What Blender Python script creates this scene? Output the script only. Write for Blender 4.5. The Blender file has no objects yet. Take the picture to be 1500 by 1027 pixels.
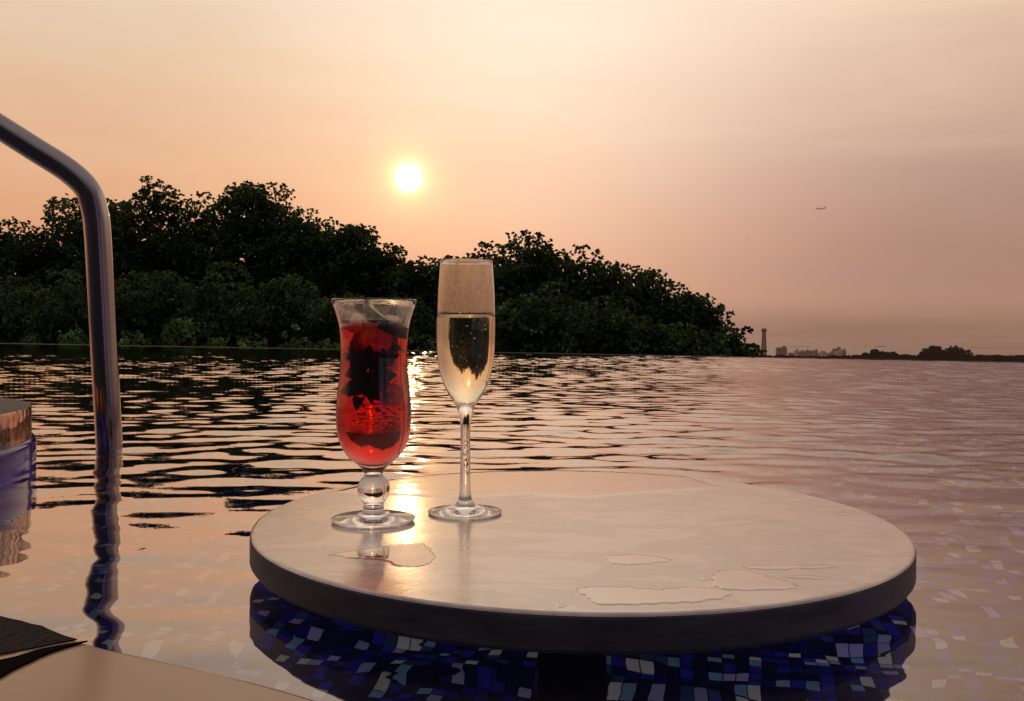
import bpy, bmesh, math, random
import numpy as np
from mathutils import Vector, Matrix, Euler

random.seed(7)
rng = np.random.default_rng(11)
scene = bpy.context.scene
COL = scene.collection
R = math.radians
PI = math.pi


def srgb(r, g, b):
    f = lambda c: (c / 255 / 12.92) if c / 255 <= .04045 else ((c / 255 + .055) / 1.055) ** 2.4
    return (f(r), f(g), f(b), 1.0)


# ------------------------------------------------------------------ object helpers
def tag(o, label=None, cat=None, group=None, kind=None):
    if label: o['label'] = label
    if cat: o['category'] = cat
    if group: o['group'] = group
    if kind: o['kind'] = kind
    return o


def empty(name, loc=(0, 0, 0), label=None, cat=None, group=None):
    o = bpy.data.objects.new(name, None)
    COL.objects.link(o)
    o.location = loc
    o.empty_display_size = .05
    return tag(o, label, cat, group)


def link_mesh(name, me, mat=None, parent=None, smooth=False):
    o = bpy.data.objects.new(name, me)
    COL.objects.link(o)
    if mat: me.materials.append(mat)
    if smooth: me.polygons.foreach_set('use_smooth', [True] * len(me.polygons))
    if parent: o.parent = parent
    return o


def from_bm(name, bm, mat=None, parent=None, smooth=False, fix=True):
    if fix: bmesh.ops.recalc_face_normals(bm, faces=bm.faces)
    me = bpy.data.meshes.new(name)
    bm.to_mesh(me)
    bm.free()
    return link_mesh(name, me, mat, parent, smooth)


def add_box(bm, c, s, rz=0):
    m = Matrix.Translation(c) @ Matrix.Rotation(rz, 4, 'Z') @ Matrix.Diagonal((s[0], s[1], s[2], 1))
    return bmesh.ops.create_cube(bm, size=1, matrix=m)['verts']


def lathe(profile, n=96, closed=False):
    """profile: list of (r, z). r==0 points become poles."""
    bm = bmesh.new()
    rings = []
    for r, z in profile:
        if r < 1e-6:
            rings.append([bm.verts.new((0, 0, z))])
        else:
            rings.append([bm.verts.new((r * math.cos(2 * PI * k / n), r * math.sin(2 * PI * k / n), z)) for k in range(n)])
    pairs = list(zip(rings, rings[1:]))
    if closed: pairs.append((rings[-1], rings[0]))
    for a, b in pairs:
        if len(a) == 1 and len(b) == 1: continue
        for k in range(n):
            k2 = (k + 1) % n
            if len(a) == 1: bm.faces.new((a[0], b[k2], b[k]))
            elif len(b) == 1: bm.faces.new((a[k], a[k2], b[0]))
            else: bm.faces.new((a[k], a[k2], b[k2], b[k]))
    return bm


def spline(pts, sub=6):
    """Catmull-Rom through points of any dimension."""
    pts = [Vector(p) for p in pts]
    out = []
    for i in range(len(pts) - 1):
        p0 = pts[max(i - 1, 0)]; p1 = pts[i]; p2 = pts[i + 1]; p3 = pts[min(i + 2, len(pts) - 1)]
        for k in range(sub):
            t = k / sub
            out.append(.5 * ((2 * p1) + (p2 - p0) * t + (2 * p0 - 5 * p1 + 4 * p2 - p3) * t * t + (3 * p1 - p0 - 3 * p2 + p3) * t ** 3))
    out.append(pts[-1])
    return out


def tube(bm, pts, radii, n=12, cap=True):
    pts = [Vector(p) for p in pts]
    rings = []
    up = Vector((0.13, 1, .07)).normalized()
    for i, p in enumerate(pts):
        a = pts[max(i - 1, 0)]; b = pts[min(i + 1, len(pts) - 1)]
        d = (b - a).normalized()
        u = (up - d * up.dot(d))
        if u.length < 1e-4: u = d.orthogonal()
        u.normalize(); v = d.cross(u)
        r = radii[i] if isinstance(radii, (list, tuple)) else radii
        rings.append([bm.verts.new(p + (u * math.cos(2 * PI * k / n) + v * math.sin(2 * PI * k / n)) * r) for k in range(n)])
    for a, b in zip(rings, rings[1:]):
        for k in range(n):
            k2 = (k + 1) % n
            bm.faces.new((a[k], a[k2], b[k2], b[k]))
    if cap:
        bm.faces.new(rings[0][::-1]); bm.faces.new(rings[-1])


# ------------------------------------------------------------------ node helpers
class NT:
    def __init__(s, name):
        s.m = bpy.data.materials.new(name); s.m.use_nodes = True
        s.t = s.m.node_tree; s.t.nodes.clear()
        s.out = s.t.nodes.new('ShaderNodeOutputMaterial')

    def n(s, typ, ins=None, **props):
        nd = s.t.nodes.new(typ)
        for k, v in props.items(): setattr(nd, k, v)
        for k, v in (ins or {}).items():
            sock = nd.inputs[k]
            if hasattr(v, 'is_linked') or isinstance(v, bpy.types.NodeSocket): s.t.links.new(v, sock)
            else: sock.default_value = v
        return nd

    def surf(s, sock): s.t.links.new(sock, s.out.inputs['Surface']); return s.m
    def vol(s, sock): s.t.links.new(sock, s.out.inputs['Volume']); return s.m

    def math(s, op, a, b=0.0, c=0.0, clamp=False):
        nd = s.t.nodes.new('ShaderNodeMath'); nd.operation = op; nd.use_clamp = clamp
        for i, v in enumerate((a, b, c)):
            if isinstance(v, bpy.types.NodeSocket): s.t.links.new(v, nd.inputs[i])
            else: nd.inputs[i].default_value = v
        return nd.outputs[0]

    def ramp(s, fac, stops, interp='LINEAR'):
        nd = s.t.nodes.new('ShaderNodeValToRGB')
        nd.color_ramp.interpolation = interp
        el = nd.color_ramp.elements
        while len(el) > 1: el.remove(el[-1])
        el[0].position = stops[0][0]; el[0].color = stops[0][1]
        for p, c in stops[1:]:
            e = el.new(p); e.color = c
        s.t.links.new(fac, nd.inputs[0])
        return nd.outputs[0]

    def smooth(s, v, a, b, lo=0.0, hi=1.0):
        nd = s.t.nodes.new('ShaderNodeMapRange'); nd.interpolation_type = 'SMOOTHSTEP'
        s.t.links.new(v, nd.inputs['Value'])
        nd.inputs['From Min'].default_value = a; nd.inputs['From Max'].default_value = b
        nd.inputs['To Min'].default_value = lo; nd.inputs['To Max'].default_value = hi
        return nd.outputs[0]

    def mixc(s, fac, a, b, mode='MIX'):
        nd = s.t.nodes.new('ShaderNodeMix'); nd.data_type = 'RGBA'; nd.blend_type = mode
        for k, v in ((0, fac), (6, a), (7, b)):
            if isinstance(v, bpy.types.NodeSocket): s.t.links.new(v, nd.inputs[k])
            else: nd.inputs[k].default_value = v
        return nd.outputs[2]

    def noise(s, vec, scale, detail=3, rough=.5, dist=0.0, dims='3D'):
        nd = s.t.nodes.new('ShaderNodeTexNoise'); nd.noise_dimensions = dims
        if vec is not None: s.t.links.new(vec, nd.inputs['Vector'])
        nd.inputs['Scale'].default_value = scale; nd.inputs['Detail'].default_value = detail
        nd.inputs['Roughness'].default_value = rough; nd.inputs['Distortion'].default_value = dist
        return nd.outputs[0]

    def mapping(s, vec, scale=(1, 1, 1), rot=(0, 0, 0), loc=(0, 0, 0)):
        nd = s.t.nodes.new('ShaderNodeMapping')
        s.t.links.new(vec, nd.inputs[0])
        nd.inputs['Scale'].default_value = scale; nd.inputs['Rotation'].default_value = rot; nd.inputs['Location'].default_value = loc
        return nd.outputs[0]

    def obj(s): return s.t.nodes.new('ShaderNodeTexCoord').outputs['Object']
    def pos(s): return s.t.nodes.new('ShaderNodeNewGeometry').outputs['Position']


def bsdf(nt, **ins):
    nd = nt.t.nodes.new('ShaderNodeBsdfPrincipled')
    for k, v in ins.items():
        key = k.replace('_', ' ')
        if isinstance(v, bpy.types.NodeSocket): nt.t.links.new(v, nd.inputs[key])
        else: nd.inputs[key].default_value = v
    return nd


# ------------------------------------------------------------------ camera
F = 1280.0
cam = bpy.data.cameras.new('camera')
cam.sensor_width = 36; cam.lens = 36 * F / 1500; cam.clip_start = .01; cam.clip_end = 90000
co = bpy.data.objects.new('camera', cam); COL.objects.link(co)
co.matrix_world = Matrix.Translation((0, 0, .2)) @ Matrix.Rotation(R(90 - .7386), 4, 'X') @ Matrix.Rotation(R(.3), 4, 'Z')
scene.camera = co

# ------------------------------------------------------------------ sky and sun
SUN_AZ, SUN_EL = R(-6.8), R(10.35)          # azimuth from +Y towards +X
sd = Vector((math.sin(SUN_AZ) * math.cos(SUN_EL), math.cos(SUN_AZ) * math.cos(SUN_EL), math.sin(SUN_EL)))
w = bpy.data.worlds.new('World'); scene.world = w; w.use_nodes = True


class WT(NT):
    def __init__(s, t): s.t = t


wt = WT(w.node_tree); w.node_tree.nodes.clear()
wout = w.node_tree.nodes.new('ShaderNodeOutputWorld')
tc = w.node_tree.nodes.new('ShaderNodeTexCoord').outputs['Generated']
nrm = wt.n('ShaderNodeVectorMath', {0: tc}, operation='NORMALIZE').outputs[0]
sep = wt.n('ShaderNodeSeparateXYZ', {0: nrm})
X, Y, Z = sep.outputs
cl = wt.noise(wt.mapping(nrm, scale=(1.6, 1.6, 9), rot=(0, R(7), 0)), 1.6, 5, .55, .6)      # soft haze banks
cl2 = wt.noise(wt.mapping(nrm, scale=(3, 3, 40)), 2.2, 4, .5, .3)
Zw = wt.math('ADD', Z, wt.math('MULTIPLY', wt.math('SUBTRACT', cl, .5), .10))
LR = [(0, srgb(190, 138, 110)), (.05, srgb(214, 152, 118)), (.11, srgb(222, 162, 124)), (.2, srgb(224, 178, 143)), (.30, srgb(226, 197, 169)),
      (.40, srgb(230, 208, 187)), (.6, srgb(200, 178, 168)), (1, srgb(160, 148, 152))]
RR = [(0, srgb(157, 118, 102)), (.03, srgb(174, 134, 112)), (.09, srgb(172, 133, 118)), (.17, srgb(186, 147, 133)), (.25, srgb(209, 172, 150)),
      (.35, srgb(233, 202, 174)), (.5, srgb(228, 200, 178)), (.65, srgb(196, 172, 165)), (1, srgb(160, 148, 152))]
left = wt.ramp(Zw, LR); right = wt.ramp(Zw, RR)
side = wt.smooth(wt.math('ADD', X, wt.math('MULTIPLY', wt.math('SUBTRACT', cl, .5), .25)), -.08, .46)
sky = wt.mixc(side, left, right)
# darker smoky bank just above the horizon
bank = wt.math('MULTIPLY', wt.smooth(Z, -.01, .006), wt.smooth(Z, .012, .05, 1, 0))
bank = wt.math('MULTIPLY', bank, wt.math('ADD', .22, wt.math('MULTIPLY', cl2, .25)))
sky = wt.mixc(bank, sky, srgb(120, 84, 72))
# streaky modulation
strk = wt.math('ADD', .93, wt.math('MULTIPLY', wt.math('ADD', cl, wt.math('MULTIPLY', cl2, .35)), .105))
sky = wt.n('ShaderNodeVectorMath', {0: sky, 'Scale': strk}, operation='SCALE').outputs[0]
# unseen sky behind the viewer: dark, lilac bands added for the rail's reflections
bk = wt.smooth(Y, .45, -.35)
bx = wt.math('ADD', X, wt.math('MULTIPLY', wt.math('SUBTRACT', wt.noise(nrm, 2.5, 3), .5), .5))
bdk = wt.ramp(wt.math('MULTIPLY_ADD', bx, .5, .5), [(0, srgb(60, 52, 62)), (.22, srgb(38, 34, 42)), (.50, srgb(34, 31, 38)), (.71, srgb(40, 36, 46)), (.78, srgb(112, 100, 128)), (.85, srgb(64, 56, 72)), (.93, srgb(126, 108, 114)), (1, srgb(110, 92, 92))])
bdk = wt.mixc(wt.smooth(Z, .35, .95), bdk, srgb(160, 148, 152))
sky = wt.mixc(bk, sky, bdk)
# glow of the sun in the haze
dt = wt.n('ShaderNodeVectorMath', {0: nrm, 1: tuple(sd)}, operation='DOT_PRODUCT').outputs['Value']
g1 = wt.math('MULTIPLY', wt.math('POWER', wt.math('MAXIMUM', dt, 0), 1500), .34)
g0 = wt.math('MULTIPLY', wt.math('POWER', wt.math('MAXIMUM', dt, 0), 7000), .9)
g2 = wt.math('MULTIPLY', wt.math('POWER', wt.math('MAXIMUM', dt, 0), 60), .02)
d3 = (math.sin(R(2)) * math.cos(R(19)), math.cos(R(2)) * math.cos(R(19)), math.sin(R(19)))
dt3 = wt.n('ShaderNodeVectorMath', {0: nrm, 1: d3}, operation='DOT_PRODUCT').outputs['Value']
g3 = wt.math('MULTIPLY', wt.math('POWER', wt.math('MAXIMUM', dt3, 0), 26), .24)
core = wt.math('MULTIPLY', wt.math('POWER', wt.smooth(dt, math.cos(R(1.12)), math.cos(R(.25))), 2.4), 7)


def addc(a, col, fac):
    v = wt.n('ShaderNodeVectorMath', {0: col, 'Scale': fac}, operation='SCALE').outputs[0]
    return wt.n('ShaderNodeVectorMath', {0: a, 1: v}, operation='ADD').outputs[0]


sky = addc(sky, (1.0, .98, .92), g3)
sky = addc(sky, (1.0, .72, .20), g1)
sky = addc(sky, (1.0, .60, .25), g2)
sky = addc(sky, (1.0, .80, .35), g0)
sky = addc(sky, (1.0, .86, .55), core)
# clear sky above the haze
ns = wt.n('ShaderNodeTexSky', sky_type='NISHITA', sun_disc=False, sun_elevation=SUN_EL, sun_rotation=SUN_AZ,
          air_density=2.0, dust_density=6.0, ozone_density=1.0)
nsv = wt.n('ShaderNodeVectorMath', {0: ns.outputs[0], 'Scale': .0022}, operation='SCALE').outputs[0]
sky = wt.n('ShaderNodeVectorMath', {0: sky, 1: nsv}, operation='ADD').outputs[0]
bg = wt.n('ShaderNodeBackground', {'Color': sky, 'Strength': 1.0})
w.node_tree.links.new(bg.outputs[0], wout.inputs[0])

sun = bpy.data.lights.new('sun', 'SUN'); sun.energy = .04; sun.angle = R(.6); sun.color = (1, .55, .20)
so = bpy.data.objects.new('sun', sun); COL.objects.link(so)
so.rotation_euler = sd.to_track_quat('Z', 'Y').to_euler()
so.location = (-2, 10, 4)

# ------------------------------------------------------------------ materials
def mat_water():
    nt = NT('pool water')
    p = nt.pos()
    sp = nt.n('ShaderNodeSeparateXYZ', {0: p})
    yy = sp.outputs[1]
    dist = nt.n('ShaderNodeVectorMath', {0: p}, operation='LENGTH').outputs['Value']
    w3 = nt.noise(nt.mapping(p, scale=(1.0, 1.7, 1), rot=(0, 0, R(12))), 24, 2, .5, .4)
    gain = nt.smooth(dist, .8, 1.9, .12, 1.0)
    w4 = nt.noise(nt.mapping(p, scale=(1.6, 2.0, 1), rot=(0, 0, R(5))), 5.5, 2, .5, .5)
    h = nt.math('MULTIPLY', nt.math('MULTIPLY', w3, .0004), gain)
    h = nt.math('ADD', h, nt.math('MULTIPLY', nt.math('MULTIPLY', w4, .0035), nt.smooth(dist, 6, 14)))
    s1 = nt.noise(nt.mapping(p, scale=(1.0, 1.5, 1)), 13, 1, .4, .2)
    h = nt.math('ADD', h, nt.math('MULTIPLY', s1, .0008))
    bmp = nt.n('ShaderNodeBump', {'Strength': 1.0, 'Distance': 1.0, 'Height': h})
    lw = nt.n('ShaderNodeLayerWeight', {'Blend': .5, 'Normal': bmp.outputs[0]})
    fac = nt.ramp(lw.outputs['Facing'], [(0, (.03,) * 3 + (1,)), (.45, (.20,) * 3 + (1,)), (.64, (.38,) * 3 + (1,)), (.80, (.74,) * 3 + (1,)), (.90, (.95,) * 3 + (1,)), (.94, (1, 1, 1, 1))])
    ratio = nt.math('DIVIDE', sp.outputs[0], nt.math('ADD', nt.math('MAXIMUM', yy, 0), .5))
    right_dim = nt.smooth(ratio, -.02, .50, 1.0, .52)          # darker right side painted in by weakening the water's reflection there
    fac = nt.math('MULTIPLY', fac, right_dim)
    gl = nt.n('ShaderNodeBsdfGlossy', {'Color': (.87, .79, .74, 1), 'Roughness': .015, 'Normal': bmp.outputs[0]})
    rf = nt.n('ShaderNodeBsdfRefraction', {'Color': (.92, .96, 1, 1), 'Roughness': 0.0, 'IOR': 1.33, 'Normal': bmp.outputs[0]})
    mx = nt.n('ShaderNodeMixShader', {0: fac, 1: rf.outputs[0], 2: gl.outputs[0]})
    return nt.surf(mx.outputs[0])


def mat_mosaic(name, cell=.0145, light=.19, warm=False):
    nt = NT(name)
    p = nt.obj()
    # wall faces use xz / yz, floors xy: fold the coordinates so that every face gets square tiles
    q = nt.mapping(p, scale=(1 / cell, 1 / cell, 1 / cell), rot=(0, 0, .22))
    jit = nt.n('ShaderNodeTexNoise', {'Vector': q, 'Scale': .35, 'Detail': 1.0})
    jv = nt.n('ShaderNodeVectorMath', {0: nt.n('ShaderNodeVectorMath', {0: jit.outputs['Color'], 1: (.5, .5, .5)}, operation='SUBTRACT').outputs[0], 'Scale': .5}, operation='SCALE').outputs[0]
    q = nt.n('ShaderNodeVectorMath', {0: q, 1: jv}, operation='ADD').outputs[0]
    fl = nt.n('ShaderNodeVectorMath', {0: q}, operation='FLOOR').outputs[0]
    fr = nt.n('ShaderNodeSeparateXYZ', {0: nt.n('ShaderNodeVectorMath', {0: q}, operation='FRACTION').outputs[0]})
    wn = nt.n('ShaderNodeTexWhiteNoise', {'Vector': fl}, noise_dimensions='2D')
    col = nt.n('ShaderNodeSeparateColor', {0: wn.outputs['Color']})
    ex = nt.math('MAXIMUM', nt.math('ABSOLUTE', nt.math('SUBTRACT', fr.outputs[0], .5)), nt.math('ABSOLUTE', nt.math('SUBTRACT', fr.outputs[1], .5)))
    if warm:
        st = [(0, (.10, .035, .015, 1)), (.3, (.30, .11, .045, 1)), (.6, (.42, .17, .07, 1)), (.85, (.18, .06, .03, 1)), (1, (.55, .30, .15, 1))]
    else:
        a = 1 - light
        st = [(0, (.004, .006, .09, 1)), (a * .35, (.008, .012, .32, 1)), (a * .55, (.004, .006, .09, 1)), (a * .75, (.03, .03, .60, 1)),
              (a * .92, (.04, .08, .34, 1)), (a, (.22, .42, .85, 1)), (a + light * .35, (.72, .80, .95, 1)), (a + light * .7, (.42, .42, .95, 1))]
    c = nt.ramp(col.outputs[0], st, 'CONSTANT' if not warm else 'LINEAR')
    edge = nt.smooth(ex, .44, .475)
    c = nt.mixc(edge, c, (.006, .008, .03, 1) if not warm else (.05, .03, .02, 1))
    hue = nt.mixc(nt.math('MULTIPLY', col.outputs[1], .45), c, (.45, .60, .25, 1), 'MULTIPLY')
    b = nt.n('ShaderNodeBump', {'Strength': .4, 'Distance': .004, 'Height': nt.math('SUBTRACT', col.outputs[2], edge)})
    s = bsdf(nt, Base_Color=hue, Roughness=.5, Specular_IOR_Level=.05, Normal=b.outputs[0])
    return nt.surf(s.outputs[0])


def mat_table():
    nt = NT('grey laminate stone')
    p = nt.obj()
    n1 = nt.noise(nt.mapping(p, scale=(1, 2.0, 1), rot=(0, 0, .5)), 9, 7, .62, .9)
    n2 = nt.noise(p, 42, 6, .65, .5)
    n3 = nt.noise(p, 260, 3, .6)
    c = nt.ramp(n1, [(.32, (.28, .21, .155, 1)), (.44, (.66, .51, .39, 1)), (.51, (.40, .305, .23, 1)), (.64, (.84, .68, .53, 1))])
    c = nt.mixc(.35, c, nt.ramp(n2, [(.35, (.28, .225, .19, 1)), (.6, (.62, .52, .44, 1))]))
    sc = nt.n('ShaderNodeTexVoronoi', {'Vector': nt.mapping(p, scale=(1, 7, 1), rot=(0, 0, .9)), 'Scale': 22.0}, feature='DISTANCE_TO_EDGE')
    scr = nt.smooth(sc.outputs['Distance'], 0, .012, .12, 0)
    c = nt.mixc(scr, c, (.6, .58, .56, 1))
    ro = nt.math('ADD', .17, nt.math('MULTIPLY', n2, .16))
    ro = nt.math('ADD', ro, nt.math('MULTIPLY', nt.smooth(n1, .4, .7), .06))
    b = nt.n('ShaderNodeBump', {'Strength': .25, 'Distance': .0006, 'Height': nt.math('ADD', n2, nt.math('MULTIPLY', n3, .3))})
    s = bsdf(nt, Base_Color=c, Roughness=ro, Normal=b.outputs[0], Specular_IOR_Level=.9, Coat_Weight=nt.smooth(n1, .30, .66, .95, .68), Coat_Roughness=nt.math('ADD', .05, nt.math('MULTIPLY', n2, .18)), Coat_IOR=2.3, Coat_Normal=b.outputs[0])
    return nt.surf(s.outputs[0])


def mat_edge():
    nt = NT('backlit rim band')
    p = nt.obj()
    n = nt.noise(nt.mapping(p, scale=(1, 1, 4)), 30, 4, .6)
    c = nt.ramp(n, [(.3, (.045, .045, .068, 1)), (.7, (.10, .095, .118, 1))])  # backlit shade of the table side put into its dark colour
    s = bsdf(nt, Base_Color=c, Roughness=nt.math('ADD', .38, nt.math('MULTIPLY', n, .25)), Specular_IOR_Level=.3)
    return nt.surf(s.outputs[0])


def mat_film():
    """standing water on the table"""
    nt = NT('standing water')
    p = nt.obj()
    b = nt.n('ShaderNodeBump', {'Strength': .2, 'Distance': .001, 'Height': nt.noise(p, 30, 2, .5)})
    lw = nt.n('ShaderNodeLayerWeight', {'Blend': .5})
    fac = nt.math('POWER', lw.outputs['Facing'], 1.6)
    gl = nt.n('ShaderNodeBsdfGlossy', {'Color': (.80, .76, .74, 1), 'Roughness': .02, 'Normal': b.outputs[0]})
    tr = nt.n('ShaderNodeBsdfTransparent', {'Color': (.90, .88, .87, 1)})
    mx = nt.n('ShaderNodeMixShader', {0: fac, 1: tr.outputs[0], 2: gl.outputs[0]})
    return nt.surf(mx.outputs[0])


def mat_glass(name='clear glass', tint=(1, 1, 1, 1), spots=False):
    nt = NT(name)
    g = nt.n('ShaderNodeBsdfGlass', {'Color': tint, 'IOR': 1.46, 'Roughness': 0.0})
    return nt.surf(g.outputs[0])


def mat_liquid(name, absorb, dens, scat=None, sd_=0.0):
    nt = NT(name)
    g = nt.n('ShaderNodeBsdfGlass', {'Color': (1, 1, 1, 1), 'IOR': 1.345, 'Roughness': 0.0})
    nt.surf(g.outputs[0])
    va = nt.n('ShaderNodeVolumeAbsorption', {'Color': absorb, 'Density': dens})
    if scat:
        vs = nt.n('ShaderNodeVolumeScatter', {'Color': scat, 'Density': sd_, 'Anisotropy': .6})
        ad = nt.n('ShaderNodeAddShader', {0: va.outputs[0], 1: vs.outputs[0]})
        return nt.vol(ad.outputs[0])
    return nt.vol(va.outputs[0])


def mat_steel():
    nt = NT('polished steel')
    p = nt.obj()
    n = nt.noise(nt.mapping(p, scale=(60, 60, 6)), 1.0, 4, .6)
    sp_ = nt.n('ShaderNodeTexVoronoi', {'Vector': p, 'Scale': 160.0})
    spot = nt.smooth(sp_.outputs['Distance'], .05, .12, 1, 0)
    keep = nt.smooth(nt.noise(p, 25, 2), .55, .65)
    spot = nt.math('MULTIPLY', spot, keep)
    b = nt.n('ShaderNodeBump', {'Strength': .15, 'Distance': .001, 'Height': n})
    s = bsdf(nt, Base_Color=(.36, .325, .315, 1), Metallic=1.0, Roughness=nt.math('ADD', .04, nt.math('MULTIPLY', n, .08)))
    return nt.surf(s.outputs[0])


def mat_plain(name, col, rough=.6, metal=0.0, var=.25, scale=8, spec=.5, sheen=None):
    nt = NT(name)
    n = nt.noise(nt.obj(), scale, 5, .6)
    lo = tuple(c * (1 - var) for c in col[:3]) + (1,); hi = tuple(min(1, c * (1 + var)) for c in col[:3]) + (1,)
    c = nt.ramp(n, [(.3, lo), (.7, hi)])
    b = nt.n('ShaderNodeBump', {'Strength': .3, 'Distance': 1 / scale * .02, 'Height': n})
    s = bsdf(nt, Base_Color=c, Roughness=rough, Metallic=metal, Normal=b.outputs[0], Specular_IOR_Level=spec)
    return nt.surf(s.outputs[0])


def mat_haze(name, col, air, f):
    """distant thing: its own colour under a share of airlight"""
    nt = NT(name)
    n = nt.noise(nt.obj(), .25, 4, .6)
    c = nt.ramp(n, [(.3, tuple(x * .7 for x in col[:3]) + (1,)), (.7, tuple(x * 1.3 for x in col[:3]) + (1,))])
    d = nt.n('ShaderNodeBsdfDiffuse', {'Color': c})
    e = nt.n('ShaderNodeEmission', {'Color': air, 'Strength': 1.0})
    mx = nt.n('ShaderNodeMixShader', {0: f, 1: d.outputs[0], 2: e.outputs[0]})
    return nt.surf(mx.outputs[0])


def mat_leaf(name, dark, mid, light, trans=.22):
    nt = NT(name)
    geo = nt.t.nodes.new('ShaderNodeNewGeometry')
    rnd = geo.outputs['Random Per Island']
    n = nt.noise(geo.outputs['Position'], .9, 3, .6)
    n = nt.noise(geo.outputs['Position'], 1.7, 4, .62)
    v = nt.math('ADD', nt.math('MULTIPLY', rnd, .28), nt.math('MULTIPLY_ADD', n, 1.7, -.48))  # noise blackens whole clumps, painting the shade inside the crown
    c = nt.ramp(v, [(.25, dark), (.55, mid), (.85, light)])
    d = bsdf(nt, Base_Color=c, Roughness=.55, Specular_IOR_Level=.35)
    t = nt.n('ShaderNodeBsdfTranslucent', {'Color': nt.mixc(.5, c, (.20, .22, .03, 1))})
    mx = nt.n('ShaderNodeMixShader', {0: trans, 1: d.outputs[0], 2: t.outputs[0]})
    return nt.surf(mx.outputs[0])


M = dict(
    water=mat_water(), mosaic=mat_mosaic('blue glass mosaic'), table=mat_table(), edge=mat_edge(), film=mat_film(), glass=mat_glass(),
    red=mat_liquid('red drink', (.92, .13, .06, 1), 92, (1, .16, .09, 1), 4.0), gold=mat_liquid('sparkling wine', (1, .84, .30, 1), 17),
    steel=mat_steel(),
    dark=mat_plain('dark stone', (.05, .048, .05, 1), .6),
    bark=mat_plain('bark', (.05, .038, .028, 1), .9, var=.4, scale=6),
    leaf_dark=mat_leaf('dark foliage', (.004, .007, .004, 1), (.045, .10, .040, 1), (.17, .35, .13, 1)),
    leaf_mid=mat_leaf('green foliage', (.004, .008, .004, 1), (.048, .12, .042, 1), (.20, .42, .14, 1)),
    leaf_shrub=mat_leaf('shrub foliage', (.008, .016, .006, 1), (.10, .25, .08, 1), (.30, .62, .20, 1)),
)

# ------------------------------------------------------------------ the setting
def ngon(name, pts, z, mat, kind='structure', parent=None):
    bm = bmesh.new()
    bm.faces.new([bm.verts.new((x, y, z)) for x, y in pts])
    o = from_bm(name, bm, mat, parent)
    if kind: tag(o, kind=kind)
    return o


E0, E1 = Vector((-35.5, 43.4)), Vector((25, -8.77))           # the overflow edge of the pool
dE = (E1 - E0).normalized(); nE = Vector((-dE.y, dE.x))        # outward
if nE.y < 0: nE = -nE
pool_poly = [tuple(E0), (-35.5, -10), (25, -10), tuple(E1)]


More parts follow.
